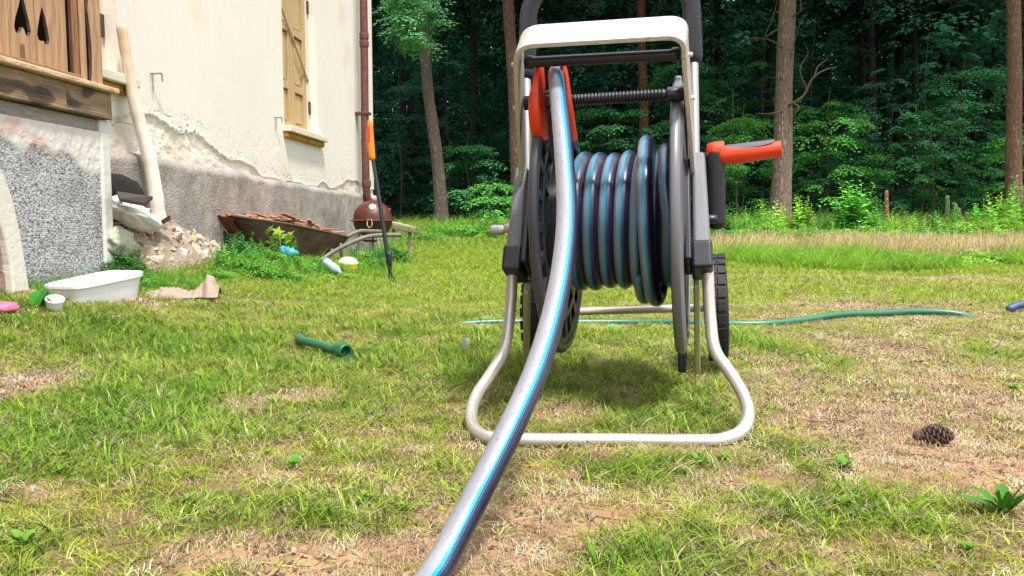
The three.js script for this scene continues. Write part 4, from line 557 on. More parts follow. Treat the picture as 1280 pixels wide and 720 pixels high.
{ // kettle grill
  const c = at(466, 276, 6.55), gr = thing('kettle_grill', 'small rusty red-brown kettle grill by the house corner under the downpipe', 'grill', V(c.x, height(c.x, c.z), c.z)), red = std(0.165, 0.045, 0.028, 0.45, { map: rep(Trust, 2, 2) }), R = 0.158, lid = [], bowl = [];
  for (let i = 0; i <= 14; i++) { const a = i / 14 * Math.PI / 2; lid.push([R * Math.cos(Math.PI / 2 - a), R * 0.98 * Math.cos(a) + 0.012]); bowl.push([R * Math.sin(Math.PI / 2 - a), -R * 0.86 * Math.sin(a) - 0.004]); }
  part('lid', turned(lid, c, V(0, 1, 0), 40), red, gr); part('rim', turned([[R, 0.012], [R + 0.026, 0.004], [R + 0.027, 0.0], [R + 0.01, -0.004], [R, -0.006]], c, V(0, 1, 0), 40), red, gr); part('bowl', turned(bowl, c, V(0, 1, 0), 40), std(0.10, 0.032, 0.022, 0.5, { map: rep(Trust, 2, 2) }), gr);
  const n = V(0.12, 0.55, 0.83).normalize(), vp = c.clone().addScaledVector(V(0.10, 0.62, 0.78), R * 1.0).add(V(0.004, 0.012, 0.0)); part('vent_disc', turned([[0, 0.006], [0.026, 0.006], [0.028, 0.003], [0.028, -0.01]], vp, n, 24), std(0.52, 0.40, 0.34, 0.5), gr); for (let k = 0; k < 4; k++) { const a = k * Math.PI / 2 + 0.6, u = V(1, 0, -0.1), w = n.clone().cross(u).normalize(); part('vent_hole', turned([[0, 0.0075], [0.0055, 0.0075], [0.0055, 0.0]], vp.clone().addScaledVector(u, Math.cos(a) * 0.014).addScaledVector(w, Math.sin(a) * 0.014), n, 12), std(0.10, 0.03, 0.02, 0.8), gr); }
  part('lid_handle', tube([at(466, 257, 6.5).add(V(-0.03, 0, -.05)), at(466, 252, 6.5).add(V(0, 0.0, -.05)), at(466, 257, 6.5).add(V(0.03, 0, -.05))], 0.006, 16, 8), dark, gr);
  part('bowl_handle', tube([at(460, 274, 6.38), at(459, 281, 6.36), at(462, 285, 6.36), at(465, 281, 6.36), at(464, 274, 6.38)], 0.004, 20, 6), std(0.42, 0.33, 0.28, 0.5), gr);
  for (const [px, z, ex] of [[449, 6.5, 446], [472, 6.42, 474], [466, 6.7, 467]]) part('leg', tube([at(px, 288, z), at(ex, 326, z)], 0.011, 2, 8), std(0.28, 0.24, 0.22, 0.6), gr);
  part('ash_catcher', turned([[0, 0], [0.05, 0.004], [0.09, 0.02]], at(464, 303, 6.55), V(0, 1, 0), 20), red, gr);
  const bo = [[482, 277, 7.0], [515, 284, 7.3]].map((a) => at(...a)); const pl = thing('plank_stack', 'pale planks stacked low behind the grill at the house corner', 'planks', bo[0].clone()); const pm = woodMat(0.52, 0.46, 0.34, 1, 1); part('plank', bar(bo[0], bo[1], 0.10, 0.022, V(0, 0, 1), 0.003), pm, pl); part('plank', bar(at(488, 284, 7.0), at(520, 290, 7.3), 0.12, 0.022, V(0, 0, 1), 0.003), woodMat(0.22, 0.2, 0.15), pl); part('trestle', bar(at(492, 286, 7.1), at(492, 318, 7.1), 0.03, 0.03, V(1, 0, 0), 0.003), pm, pl); part('trestle', bar(at(512, 290, 7.25), at(512, 316, 7.25), 0.03, 0.03, V(1, 0, 0), 0.003), pm, pl);
}
{ // weed puller standing in the lawn
  const foot = g3(489, 352), t = thing('weed_puller', 'weed puller with orange handle and black shaft stuck upright in lawn', 'garden tool', foot), z0 = -foot.z, zz = (y) => z0 + 0.02 * (352 - y) / 200;
  const S = (px, py) => at(px, py, zz(py));
  part('shaft', sweep(new THREE.LineCurve3(S(465.5, 194), S(486, 328)), (k) => lerp(0.0095, 0.0125, k), 6, 14, null), std(0.02, 0.022, 0.03, 0.5), t);
  const hm = new THREE.MeshPhysicalMaterial({ color: C(0.78, 0.20, 0.008), roughness: 0.45, side: THREE.DoubleSide });
  part('handle', sweep(curveOf([S(462.5, 153), S(462.5, 165), S(463, 180), S(465, 197)]), (k) => 0.0135 + 0.007 * Math.sin(k * Math.PI) * 0.6 + 0.004 * k, 20, 16, null), hm, t);
  part('handle_insert', sweep(curveOf([S(461.5, 158).add(V(0, 0, 0.013)), S(462, 168).add(V(0, 0, 0.0155)), S(461.5, 177).add(V(0, 0, 0.014))]), 0.008, 14, 12, null), orange, t);
  part('head', sweep(new THREE.LineCurve3(S(486, 318), S(486.5, 330)), 0.015, 4, 14, null), dark, t);
  for (const [a, b] of [[485, 486.5], [487, 491], [488, 496], [484.5, 488]]) part('tine', tube([S(a + 0.5, 329), S(a + 1.5, 341), S(b, 354)], (k) => lerp(0.005, 0.0028, k), 10, 6), std(0.03, 0.032, 0.04, 0.5, { metalness: 0.4 }), t);
}
{ // litter by the wheelbarrow
  const p = g3(362, 328, 0.06); p.y = at(363, 316, -p.z).y; solo('blue_bottle', turned([[0, 0], [0.028, 0], [0.034, 0.008], [0.034, 0.06], [0.03, 0.075], [0.012, 0.095], [0.012, 0.11], [0, 0.11]], p.clone().add(V(-0.05, 0.01, 0)), V(1, -0.1, 0.2), 24), std(0.06, 0.36, 0.72, 0.35), p.clone(), 'bright blue plastic bottle lying in weeds below the wheelbarrow', 'bottle');
  const b = g3(435, 340), bk = thing('yellow_bucket', 'small yellow container with white lid in weeds beside the wheelbarrow handles', 'container', b); part('body', turned([[0, 0], [0.046, 0], [0.05, 0.004], [0.057, 0.06], [0.054, 0.062]], b, V(0.1, 1, 0.15), 28), std(0.70, 0.62, 0.008, 0.45), bk); const ld = []; for (let i = 0; i <= 8; i++) { const a = i / 8 * Math.PI / 2; ld.push([0.05 * Math.cos(a), 0.062 + 0.022 * Math.sin(a)]); } part('lid', turned([[0.058, 0.056], ...ld], b, V(0.1, 1, 0.15), 28), std(0.72, 0.71, 0.66, 0.5), bk); part('label_patch', turned([[0.0525, 0.012], [0.0545, 0.026]], b, V(0.1, 1, 0.15), 28), std(0.7, 0.64, 0.2, 0.6), bk);
  const w = g3(415, 346, 0.02); solo('plastic_bottle', turned([[0, 0], [0.026, 0], [0.03, 0.006], [0.03, 0.035], [0.027, 0.05], [0.03, 0.065], [0.03, 0.12], [0.012, 0.15], [0.012, 0.165], [0, 0.166]].map(([a, b]) => [a * 0.75, b * 0.7]), w.clone().add(V(-0.04, 0.06, -0.02)), V(0.8, -0.55, 0.3), 24), new THREE.MeshPhysicalMaterial({ color: C(0.34, 0.46, 0.58), roughness: 0.25, side: THREE.DoubleSide }), w.clone(), 'pale blue-grey plastic bottle tilted in the grass left of yellow container', 'bottle');
}
// ---------------------------------------------------------------- grass
function bladeClump(seed, n, h0, h1, w, spread, lean, segs = 3) {
  const r = rngOf(seed), pos = [], idx = [];
  for (let b = 0; b < n; b++) {
    const a = r() * 7, q = r() * 6.28, rad = spread * Math.sqrt(r()), x0 = Math.cos(q) * rad, z0 = Math.sin(q) * rad, h = lerp(h0, h1, r()), ln = lean * (0.3 + r()) * h, ww = w * (0.6 + 0.8 * r()), f = r() * 7, cx = Math.cos(a), cz = Math.sin(a), k0 = pos.length / 3;
    for (let i = 0; i <= segs; i++) { const t = i / segs, wd = ww * (1 - Math.pow(t, 1.6)) * 0.5 + 0.00015, up = h * (t - 0.25 * lean * t * t), out = ln * t * t; const px = x0 + cx * out, pz = z0 + cz * out, tw = f + t * 0.8; pos.push(px + Math.cos(tw) * wd, up - 0.004, pz + Math.sin(tw) * wd, px - Math.cos(tw) * wd, up - 0.004, pz - Math.sin(tw) * wd); }
    for (let i = 0; i < segs; i++) { const k = k0 + i * 2; idx.push(k, k + 1, k + 2, k + 1, k + 3, k + 2); }
  }
  const g = new THREE.BufferGeometry(); g.setAttribute('position', new THREE.Float32BufferAttribute(pos, 3)); g.setIndex(idx); g.computeVertexNormals();
  return g;
}
const inView = (x, z, m = 0.08) => { const d = -z; return d > 0.4 && Math.abs(x) < d * (0.66 + m) + 0.1; };
const inHouse = (x, z) => wallDist(x, z) < 0.06 || (wallDist(x, z) < 0.3 && -z < 3.12);
const M4 = (p, ry, s, sy = s, tilt = 0) => new THREE.Matrix4().compose(p, new THREE.Quaternion().setFromEuler(new THREE.Euler(tilt * Math.cos(ry * 3), ry, tilt * Math.sin(ry * 3))), V(s, sy, s));
{
  const r = rngOf(77), G = leafMat({ transmission: 0.28 });
  const lists = [[], [], [], [], [], []];
  const green1 = C(0.095, 0.27, 0.022), green2 = C(0.22, 0.36, 0.024), yellow = C(0.40, 0.40, 0.07), strawC = C(0.54, 0.47, 0.26), blue = C(0.05, 0.19, 0.025);
  const colorAt = (l, b) => { const c = green1.clone().lerp(green2, r()).lerp(blue, 0.35 * r() * ss(l, 0.4, 0.9)); c.lerp(yellow, clamp(0.85 - l * 0.8 + 0.4 * (r() - 0.5), 0, 0.9)); if (r() < 0.10 + 0.45 * clamp(b, 0, 1)) c.lerp(strawC, 0.5 + 0.5 * r()); return c.multiplyScalar(0.42 + 0.95 * r()); };
  // near and middle lawn: rejection sampling over trapezoid bands
  const flat = (x, z) => { let k = 1; for (const [p, rad, m] of clearings) { const d = Math.hypot(x - p.x, (z - p.z) * 0.7); if (d < rad) k = Math.min(k, lerp(m, 1, d / rad)); } return k; };
  const band = (d0, d1, n, f) => { for (let i = 0; i < n; i++) { const d = Math.sqrt(lerp(d0 * d0, d1 * d1, r())), x = (r() * 2 - 1) * (d * 0.74 + 0.1), z = -d; if (inHouse(x, z)) continue; f(x, z); } };
  band(0.42, 3.3, 84000, (x, z) => {
    const b = bareness(x, z), l = lushness(x, z), keep = clamp(1.12 - b * 1.1, 0.04, 1) * (0.42 + 0.75 * l); if (r() > keep) return;
    const tall = (0.6 + 0.75 * l * (0.6 + 0.6 * r())) * flat(x, z), p = V(x, height(x, z), z); const under = Math.hypot(x - 0.2, z + 1.42) < 0.3 ? 1.25 : 1;
    lists[l > 0.5 && r() < 0.75 ? 0 : r() < 0.6 ? 1 : 2].push({ m: M4(p, r() * 7, (0.56 + 0.3 * r()) * (0.8 + 0.2 * ss(-z, 0.8, 2.2)), tall * under * (0.44 + 0.22 * ss(-z, 0.9, 2.4)), 0.22), c: colorAt(l, b) });
  });
  band(3.0, 9, 60000, (x, z) => { const b = bareness(x, z) * 0.8, l = clamp(lushness(x, z) * 0.8 + 0.15, 0, 1); if (r() > clamp(1.1 - b, 0.08, 1)) return; const k = 1 + ss(-z, 4, 9) * 0.5; lists[3].push({ m: M4(V(x, height(x, z), z), r() * 7, k, k * (0.5 + 0.35 * r() + 0.25 * l) * flat(x, z), 0.15), c: colorAt(clamp(l - 0.1, 0, 1), b * 0.5).lerp(C(0.27, 0.42, 0.035), 0.45) }); });
  band(8.5, 15.5, 42000, (x, z) => { const l = lushness(x, z), k = 1.9; const up = 1 + 1.5 * ss(-z, 11.5, 14); lists[4].push({ m: M4(V(x, height(x, z), z), r() * 7, k, k * up * (0.45 + 0.45 * r()), 0.15), c: colorAt(clamp(l + 0.05, 0, 1), 0.1).lerp(C(0.24, 0.42, 0.045), 0.5) }); });
  scene.add(stuff('lush_grass', bladeClump(1, 14, 0.014, 0.05, 0.0036, 0.028, 0.95), G, lists[0], 'lush green grass blades of the lawn', 'grass'));
  scene.add(stuff('short_grass', bladeClump(2, 16, 0.010, 0.034, 0.0030, 0.026, 1.1), G, lists[1], 'short yellowish green lawn grass', 'grass'));
  scene.add(stuff('thin_grass', bladeClump(3, 12, 0.02, 0.055, 0.0018, 0.026, 1.0), G, lists[2], 'thin dry lawn grass', 'grass'));
  scene.add(stuff('lawn_grass', bladeClump(4, 18, 0.014, 0.045, 0.0046, 0.05, 0.9, 2), G, lists[3], 'mown lawn grass in the middle distance', 'grass'));
  scene.add(stuff('far_grass', bladeClump(5, 16, 0.03, 0.07, 0.006, 0.06, 0.5, 2), G, lists[4], 'grass before the forest edge', 'grass'));
  // flat dead straw on the bare ground
  const straw = (() => { const q = rngOf(6), pos = [], idx = []; for (let b = 0; b < 16; b++) { const a = q() * 7, L = 0.012 + 0.032 * q(), x0 = (q() - 0.5) * 0.08, z0 = (q() - 0.5) * 0.08, w = 0.0004 + 0.0005 * q(), h = 0.002 + 0.005 * q(), cv = (q() - 0.5) * 1.2, k0 = pos.length / 3; for (let i = 0; i <= 3; i++) { const t = i / 3, aa = a + cv * t, x = x0 + Math.cos(aa) * L * t, z = z0 + Math.sin(aa) * L * t, y = h * Math.sin(t * 2.6) + 0.001; pos.push(x - Math.sin(aa) * w, y, z + Math.cos(aa) * w, x + Math.sin(aa) * w, y, z - Math.cos(aa) * w); } for (let i = 0; i < 3; i++) { const k = k0 + i * 2; idx.push(k, k + 1, k + 2, k + 1, k + 3, k + 2); } } const g = new THREE.BufferGeometry(); g.setAttribute('position', new THREE.Float32BufferAttribute(pos, 3)); g.setIndex(idx); g.computeVertexNormals(); return g; })();
  const sl = []; band(0.42, 4.5, 44000, (x, z) => { const b = bareness(x, z); if (r() > 0.3 + b * 0.7) return; const k = r(); sl.push({ m: M4(V(x, height(x, z) + 0.001, z), r() * 7, (0.5 + 0.45 * r()) * (0.55 + 0.45 * ss(-z, 0.7, 2)), 0.8 + r()), c: (k < 0.5 ? C(0.42, 0.29, 0.19) : k < 0.64 ? C(0.60, 0.51, 0.37) : k < 0.86 ? C(0.22, 0.135, 0.085) : C(0.30, 0.29, 0.11)).multiplyScalar(0.7 + 0.5 * r()) }); });
  scene.add(stuff('dry_straw', straw, std(1, 1, 1, 0.9), sl, 'dead straw strewn over bare ground', 'straw'));
  // crumbs of soil, twigs and flakes of dead leaf
  const crumbs = (() => { const q = rngOf(18), gs = []; for (let i = 0; i < 9; i++) { const g = lump(0.0014 + 0.0028 * q() * q(), i * 3, 0.7, 0.35, 0); g.translate((q() - 0.5) * 0.08, 0.001, (q() - 0.5) * 0.08); gs.push(g); } for (let i = 0; i < 2; i++) { const a = q() * 7, L = 0.01 + 0.02 * q(), x = (q() - 0.5) * 0.05, z = (q() - 0.5) * 0.05; gs.push(sweep(new THREE.LineCurve3(V(x, 0.003, z), V(x + Math.cos(a) * L, 0.003 + 0.004 * q(), z + Math.sin(a) * L)), 0.0009, 1, 5, null)); } for (let i = 0; i < 2; i++) { const g = new THREE.PlaneGeometry(0.010, 0.006, 3, 1), p = g.attributes.position; for (let k = 0; k < p.count; k++) p.setZ(k, 0.002 * Math.sin(p.getX(k) * 400)); g.rotateX(-1.4); g.rotateY(q() * 7); g.translate((q() - 0.5) * 0.07, 0.004, (q() - 0.5) * 0.07); g.computeVertexNormals(); gs.push(g); } return merge(gs); })();
  const cl = []; band(0.42, 4, 13000, (x, z) => { if (r() > 0.12 + bareness(x, z)) return; const k = r(); cl.push({ m: M4(V(x, height(x, z), z), r() * 7, (0.7 + 0.8 * r()) * (0.5 + 0.5 * ss(-z, 0.7, 2.2))), c: (k < 0.6 ? C(0.16, 0.11, 0.075) : k < 0.85 ? C(0.30, 0.22, 0.16) : C(0.09, 0.06, 0.045)).multiplyScalar(0.7 + 0.6 * r()) }); });
  scene.add(stuff('ground_litter', crumbs, std(1, 1, 1, 0.95), cl, 'brown crumbs of soil, twigs and dead leaf flakes on the lawn', 'litter'));
  // small broadleaf rosettes (clover, plantain) in the lawn
  const ros = (() => { const q = rngOf(8), pos = [], idx = []; for (let b = 0; b < 8; b++) { const a = b / 8 * 6.28 + q(), L = 0.012 + 0.016 * q(), w = L * 0.34, h = 0.008 + 0.016 * q(), k0 = pos.length / 3, N = 4; for (let i = 0; i <= N; i++) { const t = i / N, ww = w * Math.sin(Math.PI * Math.min(1, 0.12 + 0.86 * t)), x = Math.cos(a) * L * t, z = Math.sin(a) * L * t, y = h * Math.sin(t * 1.9); pos.push(x - Math.sin(a) * ww, y + ww * 0.2, z + Math.cos(a) * ww, x, y, z, x + Math.sin(a) * ww, y + ww * 0.2, z - Math.cos(a) * ww); } for (let i = 0; i < N; i++) for (const s of [0, 1]) { const k = k0 + i * 3 + s; idx.push(k, k + 1, k + 3, k + 1, k + 4, k + 3); } } const g = new THREE.BufferGeometry(); g.setAttribute('position', new THREE.Float32BufferAttribute(pos, 3)); g.setIndex(idx); g.computeVertexNormals(); return g; })();
  const rl = []; band(0.42, 5, 2600, (x, z) => { const l = lushness(x, z); if (r() > l * 0.7 || bareness(x, z) > 0.7 || flat(x, z) < 0.95) return; rl.push({ m: M4(V(x, height(x, z) + 0.004, z), r() * 7, 0.3 + 0.4 * r()), c: C(0.11, 0.28, 0.03).lerp(C(0.22, 0.34, 0.05), r()) }); });
  scene.add(stuff('lawn_weeds', ros, G, rl, 'small clover-like weeds among the grass', 'weeds'));
}
// ---------------------------------------------------------------- leafy sprays for shrubs, trees and the wood
function spray(seed, twigs, leaves, len, leaf, droop = 0.12, flat = 0.25) {
  const r = rngOf(seed), pos = [], idx = [];
  const put = (p, d, side, L) => { // a folded leaf of four triangles
    const u = d.clone().multiplyScalar(0.55).addScaledVector(side, 0.85).normalize(), n = V((r() - 0.5) * 0.5, 1, (r() - 0.5) * 0.5).normalize(), w = n.clone().cross(u).normalize(), k = pos.length / 3, W = L * 0.32;
    const tip = p.clone().addScaledVector(u, L).addScaledVector(n, -L * 0.25), mid = p.clone().addScaledVector(u, L * 0.5), a = mid.clone().addScaledVector(w, W).addScaledVector(n, L * 0.08), b = mid.clone().addScaledVector(w, -W).addScaledVector(n, L * 0.08);
    for (const v of [p, a, mid, b, tip]) pos.push(v.x, v.y, v.z); idx.push(k, k + 1, k + 2, k, k + 2, k + 3, k + 1, k + 4, k + 2, k + 2, k + 4, k + 3);
  };
  for (let t = 0; t < twigs; t++) {
    const a = (t / twigs - 0.5) * 2.2 + (r() - 0.5) * 0.3, L = len * (0.6 + 0.4 * r()) * (1 - 0.4 * Math.abs(t / twigs - 0.5)), d = V(Math.cos(a), (r() - 0.5) * flat, Math.sin(a)).normalize(), side = V(-Math.sin(a), 0, Math.cos(a));
    for (let i = 0; i < leaves; i++) { const q = (i + 0.6) / leaves, p = d.clone().multiplyScalar(L * q); p.y -= droop * q * q * len; p.y += (r() - 0.5) * leaf * 0.8; put(p, d, side.clone().multiplyScalar(i % 2 ? 1 : -1), leaf * (0.7 + 0.5 * r()) * (i === leaves - 1 ? 1.1 : 1)); }
  }
  const g = new THREE.BufferGeometry(); g.setAttribute('position', new THREE.Float32BufferAttribute(pos, 3)); g.setIndex(idx); g.computeVertexNormals(); return g;
}
const sprays = [spray(1, 5, 9, 0.55, 0.085), spray(2, 6, 8, 0.5, 0.075, 0.2, 0.5), spray(3, 4, 10, 0.6, 0.08, 0.28, 0.3)], needle = spray(9, 9, 12, 0.6, 0.07, 0.2, 1.1);
const leafTint = leafMat({ roughness: 0.95, specularIntensity: 0.12, transmission: 0.35 });
const barkMat = (r, g, b) => std(r, g, b, 0.95, { map: Tbark, bumpMap: TbarkB, bumpScale: 0.014 });
const M4d = (p, yaw, pitch, roll, s) => new THREE.Matrix4().compose(p, new THREE.Quaternion().setFromEuler(new THREE.Euler(roll, yaw, pitch, 'YZX')), V(s, s, s));
function crownOf(list, k, parent, name = 'crown') { const im = shade(new THREE.InstancedMesh(sprays[k] ?? needle, leafTint, list.length)); list.forEach((e, i) => { im.setMatrixAt(i, e.m); im.setColorAt(i, e.c); }); im.name = name; parent.add(im); return im; }
function trunkGeo(pts, r0, r1) { const g = sweep(curveOf(pts), (t) => lerp(r0, r1, t) * (1 + 0.35 * Math.exp(-t * 26)) * (1 + 0.05 * n2(t * 14, r0 * 99)), 50, 16, null); const u = g.attributes.uv; for (let i = 0; i < u.count; i++) u.setXY(i, u.getY(i) * Math.max(1, Math.round(r0 * 9)), u.getX(i) * 0.3); return g; }
// a tall forest tree: the photograph's trunk goes through two pixels at a given distance and on up out of the picture
function forestTree(name, label, px0, px1, py1, w, z, bark, top, group, opt = {}) {
  const r = rngOf(Math.round(px0 * 7 + z * 13)), b = at(px0, 290, z); b.y = height(b.x, b.z) - 0.05; const m = at(px1, py1, z), d = m.clone().sub(b), rad = w * z / 2000, t = thing(name, label, 'tree', V(b.x, b.y, b.z), group);
  const up = (y) => b.clone().addScaledVector(d, y / d.y).setY(b.y + y);
  const bend = opt.bend ?? 0.06, pts = [b]; for (const y of [1.2, 2.6, 4.2, 6.5, 9, top]) pts.push(up(y).add(V((r() - 0.5) * bend * (y > 5 ? 2 : 1), 0, (r() - 0.5) * bend)));
  pts.forEach((p, i) => { if (i > 4) p.lerp(V(pts[4].x, p.y, pts[4].z), 0.6); });
  part('trunk', trunkGeo(pts, rad, rad * 0.3), bark, t);
  const cs = [], c0 = opt.crown0 ?? 5.2, n = opt.n ?? 120, cr = opt.cr ?? 2.1, dk = opt.color ?? C(0.022, 0.055, 0.025);
  for (let i = 0; i < n; i++) { const y = lerp(c0, top + 0.3, Math.pow(r(), 0.9)), a = r() * 7, rr = cr * (0.3 + 0.8 * r()) * Math.sin(Math.PI * clamp(0.18 + 0.8 * (y - c0) / (top - c0), 0, 1)), p = V(d.x / d.y * y * 0.6 + Math.cos(a) * rr, y - 0.2 * rr, Math.sin(a) * rr); cs.push({ m: M4d(p, -a, -0.2 * r(), (r() - 0.5) * 0.6, 1.6 + 1.2 * r()), c: dk.clone().multiplyScalar(0.6 + 0.9 * r()) }); }
  crownOf(cs, opt.k ?? 3, t);
  return { t, up, rad, r };
}
const pineBark = barkMat(0.24, 0.15, 0.11), redBark = barkMat(0.38, 0.17, 0.10), greyBark = barkMat(0.20, 0.165, 0.145), darkBark = barkMat(0.05, 0.044, 0.042);
{
  const A = forestTree('forest_tree', 'slim leaning grey-brown trunk right of the house with bright leaves above', 553, 530, 40, 16, 14.6, greyBark, 13, null, { bend: 0.08 });
  { const cs = [], r = rngOf(51); for (let i = 0; i < 64; i++) { const px = 488 + 60 * r(), py = 62 - 74 * Math.pow(r(), 0.8) - Math.abs(px - 520) * 0.1, p = at(px, py, 13.6 - 0.9 * r()).sub(A.t.position); cs.push({ m: M4d(p, r() * 7, -0.5 * r(), (r() - 0.5) * 0.9, 0.6 + 0.5 * r()), c: C(0.13, 0.36, 0.14).multiplyScalar(0.6 + 0.8 * r()) }); } crownOf(cs, 1, A.t, 'leafy_branch'); }
  forestTree('pine_tree', 'slender reddish-brown pine trunk just left of the reel cart', 650, 636, 10, 17, 15.2, barkMat(0.30, 0.185, 0.155), 14, null);
  forestTree('pine_tree', 'red-barked pine trunk seen through the reel handle, behind the coil', 805, 802, 0, 13, 18.5, redBark, 15, null);
  const D = forestTree('dead_branched_tree', 'thick grey trunk with bare dead branches right of the crank handle', 974, 986, 0, 24, 13.6, barkMat(0.34, 0.265, 0.22), 13, null);
  // dead branches of that tree
  const bt = barkMat(0.34, 0.28, 0.23), br = (pts, r) => part('dead_branch', tube(pts.map(([x, y, z]) => at(x, y, z)), (t) => lerp(r, r * 0.25, t), 30, 7), bt, D.t);
  br([[983, 132, 13.55], [992, 129, 13.4], [1004, 120, 13.3], [1016, 98, 13.2], [1030, 88, 13.15], [1046, 84, 13.1]], 0.032); br([[1018, 97, 13.2], [1022, 84, 13.2], [1036, 72, 13.2]], 0.015); br([[1008, 112, 13.3], [1000, 86, 13.2], [1010, 66, 13.2], [1006, 54, 13.2]], 0.014); br([[992, 129, 13.4], [998, 134, 13.3], [990, 148, 13.3]], 0.016); br([[980, 138, 13.5], [962, 142, 13.3], [945, 142, 13.2]], 0.017);
  br([[979, 60, 13.5], [962, 50, 13.3], [938, 48, 13.2], [916, 58, 13.2]], 0.014); br([[978, 34, 13.5], [966, 40, 13.3], [956, 46, 13.2], [966, 22, 13.2], [974, -10, 13.2]], 0.012); br([[990, 22, 13.5], [1001, 12, 13.3], [998, -10, 13.3]], 0.016); br([[977, 98, 13.5], [960, 96, 13.3]], 0.012); br([[986, 80, 13.5], [1000, 30, 13.3], [1008, 18, 13.2]], 0.01);
  forestTree('forest_tree', 'orange-brown trunk at the right edge of the picture', 1268, 1269, 0, 19, 13.4, barkMat(0.36, 0.225, 0.155), 13, null);
  for (const [px0, px1, w, z, label] of [[1079, 1077, 8, 22, 'thin black trunk in the wood, leftmost of the five right of dead-branched tree'], [1093, 1091, 10, 20, 'darkest and thickest of five thin trunks right of dead-branched tree'], [1107, 1105, 7, 24, 'thin dark trunk in the wood, third of the five right of dead-branched tree'], [1122, 1126, 8, 23, 'thin dark slightly leaning trunk, fourth of five right of dead-branched tree'], [1145, 1143, 9, 21, 'thin dark trunk in the wood, rightmost of five right of dead-branched tree'], [592, 590, 10, 21, 'black trunk deep in the wood between house and reel'], [506, 500, 9, 22, 'dark trunk deep in the wood close to the house corner'], [700, 703, 9, 23, 'dark trunk deep in the wood behind the hose guide'], [905, 900, 9, 24, 'dark trunk deep in the wood behind the crank'], [1190, 1193, 9, 24, 'dark trunk deep in the wood toward the right edge']])
    forestTree('forest_tree', label, px0, px1, 0, w, z, darkBark, 14 + (px0 % 4), null, { n: 110, crown0: 5.5 });
  // young trees and bushes at the forest edge: layered horizontal boughs
  const young = (px, pyTop, pyBase, z, wpx, n, col, label, k = 0, stemC = null) => {
    const r = rngOf(px * 3 + n), b = at(px, pyBase, z); b.y = height(b.x, b.z); const H = at(px, pyTop, z).y - b.y, W = wpx * z / 2000, t = thing('young_tree', label, 'young tree', b), cs = [[], [], []];
    const tp = [b, b.clone().add(V(0.05, H * 0.35, 0)), b.clone().add(V(-0.04, H * 0.7, 0.02)), b.clone().add(V(0.02, H, 0))];
    part('trunk', tube(tp, (q) => lerp(0.022, 0.006, q), 20, 7), stemC ?? greyBark, t);
    const tiers = Math.max(4, Math.round(H / 0.32));
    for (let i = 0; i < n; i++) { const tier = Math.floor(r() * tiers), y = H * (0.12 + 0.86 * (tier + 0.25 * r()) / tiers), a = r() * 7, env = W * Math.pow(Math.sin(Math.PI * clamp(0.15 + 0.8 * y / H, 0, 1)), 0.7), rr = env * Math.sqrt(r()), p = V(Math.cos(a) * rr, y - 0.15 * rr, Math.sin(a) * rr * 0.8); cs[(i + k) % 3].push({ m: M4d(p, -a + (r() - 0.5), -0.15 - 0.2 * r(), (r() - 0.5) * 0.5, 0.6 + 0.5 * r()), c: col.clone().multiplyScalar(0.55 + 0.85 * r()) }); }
    for (let q = 0; q < 3; q++) if (cs[q].length) crownOf(cs[q], q, t);
  };
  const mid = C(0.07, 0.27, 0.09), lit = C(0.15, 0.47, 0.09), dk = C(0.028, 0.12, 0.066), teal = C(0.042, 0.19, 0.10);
  young(1030, 108, 296, 14.4, 120, 95, lit, 'fresh green young beech with layered boughs right of dead-branched tree');
  young(1110, 120, 296, 15.2, 170, 140, mid, 'wide dark green bush below the five thin trunks', 1);
  young(1195, 70, 296, 15.0, 150, 150, mid, 'broad bush with drooping layered boughs left of the right-edge trunk', 2);
  young(925, 130, 296, 14.6, 80, 80, lit, 'light green sapling between the crank handle and dead-branched tree', 1, barkMat(0.25, 0.25, 0.16));
  young(762, 118, 292, 15.8, 130, 120, mid, 'green bush seen above the coil, between hoop legs');
  young(850, 60, 292, 16.5, 130, 110, mid, 'tall green bush behind the right flange of the reel', 2);
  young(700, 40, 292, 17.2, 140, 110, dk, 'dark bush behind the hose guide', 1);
  young(585, 165, 292, 15.3, 70, 66, mid, 'rounded green bush between the leaning trunk and the reel', 2);
  young(618, 215, 292, 14.6, 50, 40, lit, 'small pale green bush just left of the reel', 1);
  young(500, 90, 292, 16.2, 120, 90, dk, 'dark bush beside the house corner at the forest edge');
  young(1262, 150, 290, 14.2, 46, 44, lit, 'light green sapling over the right-edge trunk', 1);
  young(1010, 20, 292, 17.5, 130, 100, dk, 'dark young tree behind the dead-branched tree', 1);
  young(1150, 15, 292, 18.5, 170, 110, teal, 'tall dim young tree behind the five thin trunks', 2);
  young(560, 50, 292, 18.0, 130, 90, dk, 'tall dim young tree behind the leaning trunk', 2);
  young(950, 40, 292, 16.8, 100, 90, mid, 'tall green bush behind the crank handle', 0);
  // pale saplings
  for (const [px, py, z, l] of [[917, 110, 14.0, 'thin pale sapling stem right of the crank'], [1163, 190, 14.4, 'thin pale sapling stem among bushes on the right']]) { const b = at(px + 4, 294, z); b.y = height(b.x, b.z); const s = thing('sapling', l, 'sapling', b); part('stem', tube([b, at(px + 3, 220, z), at(px, 160, z), at(px - 1, py, z)], (t) => lerp(0.022, 0.008, t), 20, 6), barkMat(0.22, 0.24, 0.15), s); const cs = [], r = rngOf(px); for (let i = 0; i < 16; i++) { const p = at(px + (r() - 0.5) * 34, lerp(py, 250, r()), z + (r() - 0.5) * 0.5).sub(s.position); cs.push({ m: M4d(p, r() * 7, -0.2, 0.3 * (r() - 0.5), 0.5 + 0.3 * r()), c: lit.clone().multiplyScalar(0.7 + 0.6 * r()) }); } crownOf(cs, 0, s); }
  // the wood behind
  const r = rngOf(401), list = [[], [], [], []];
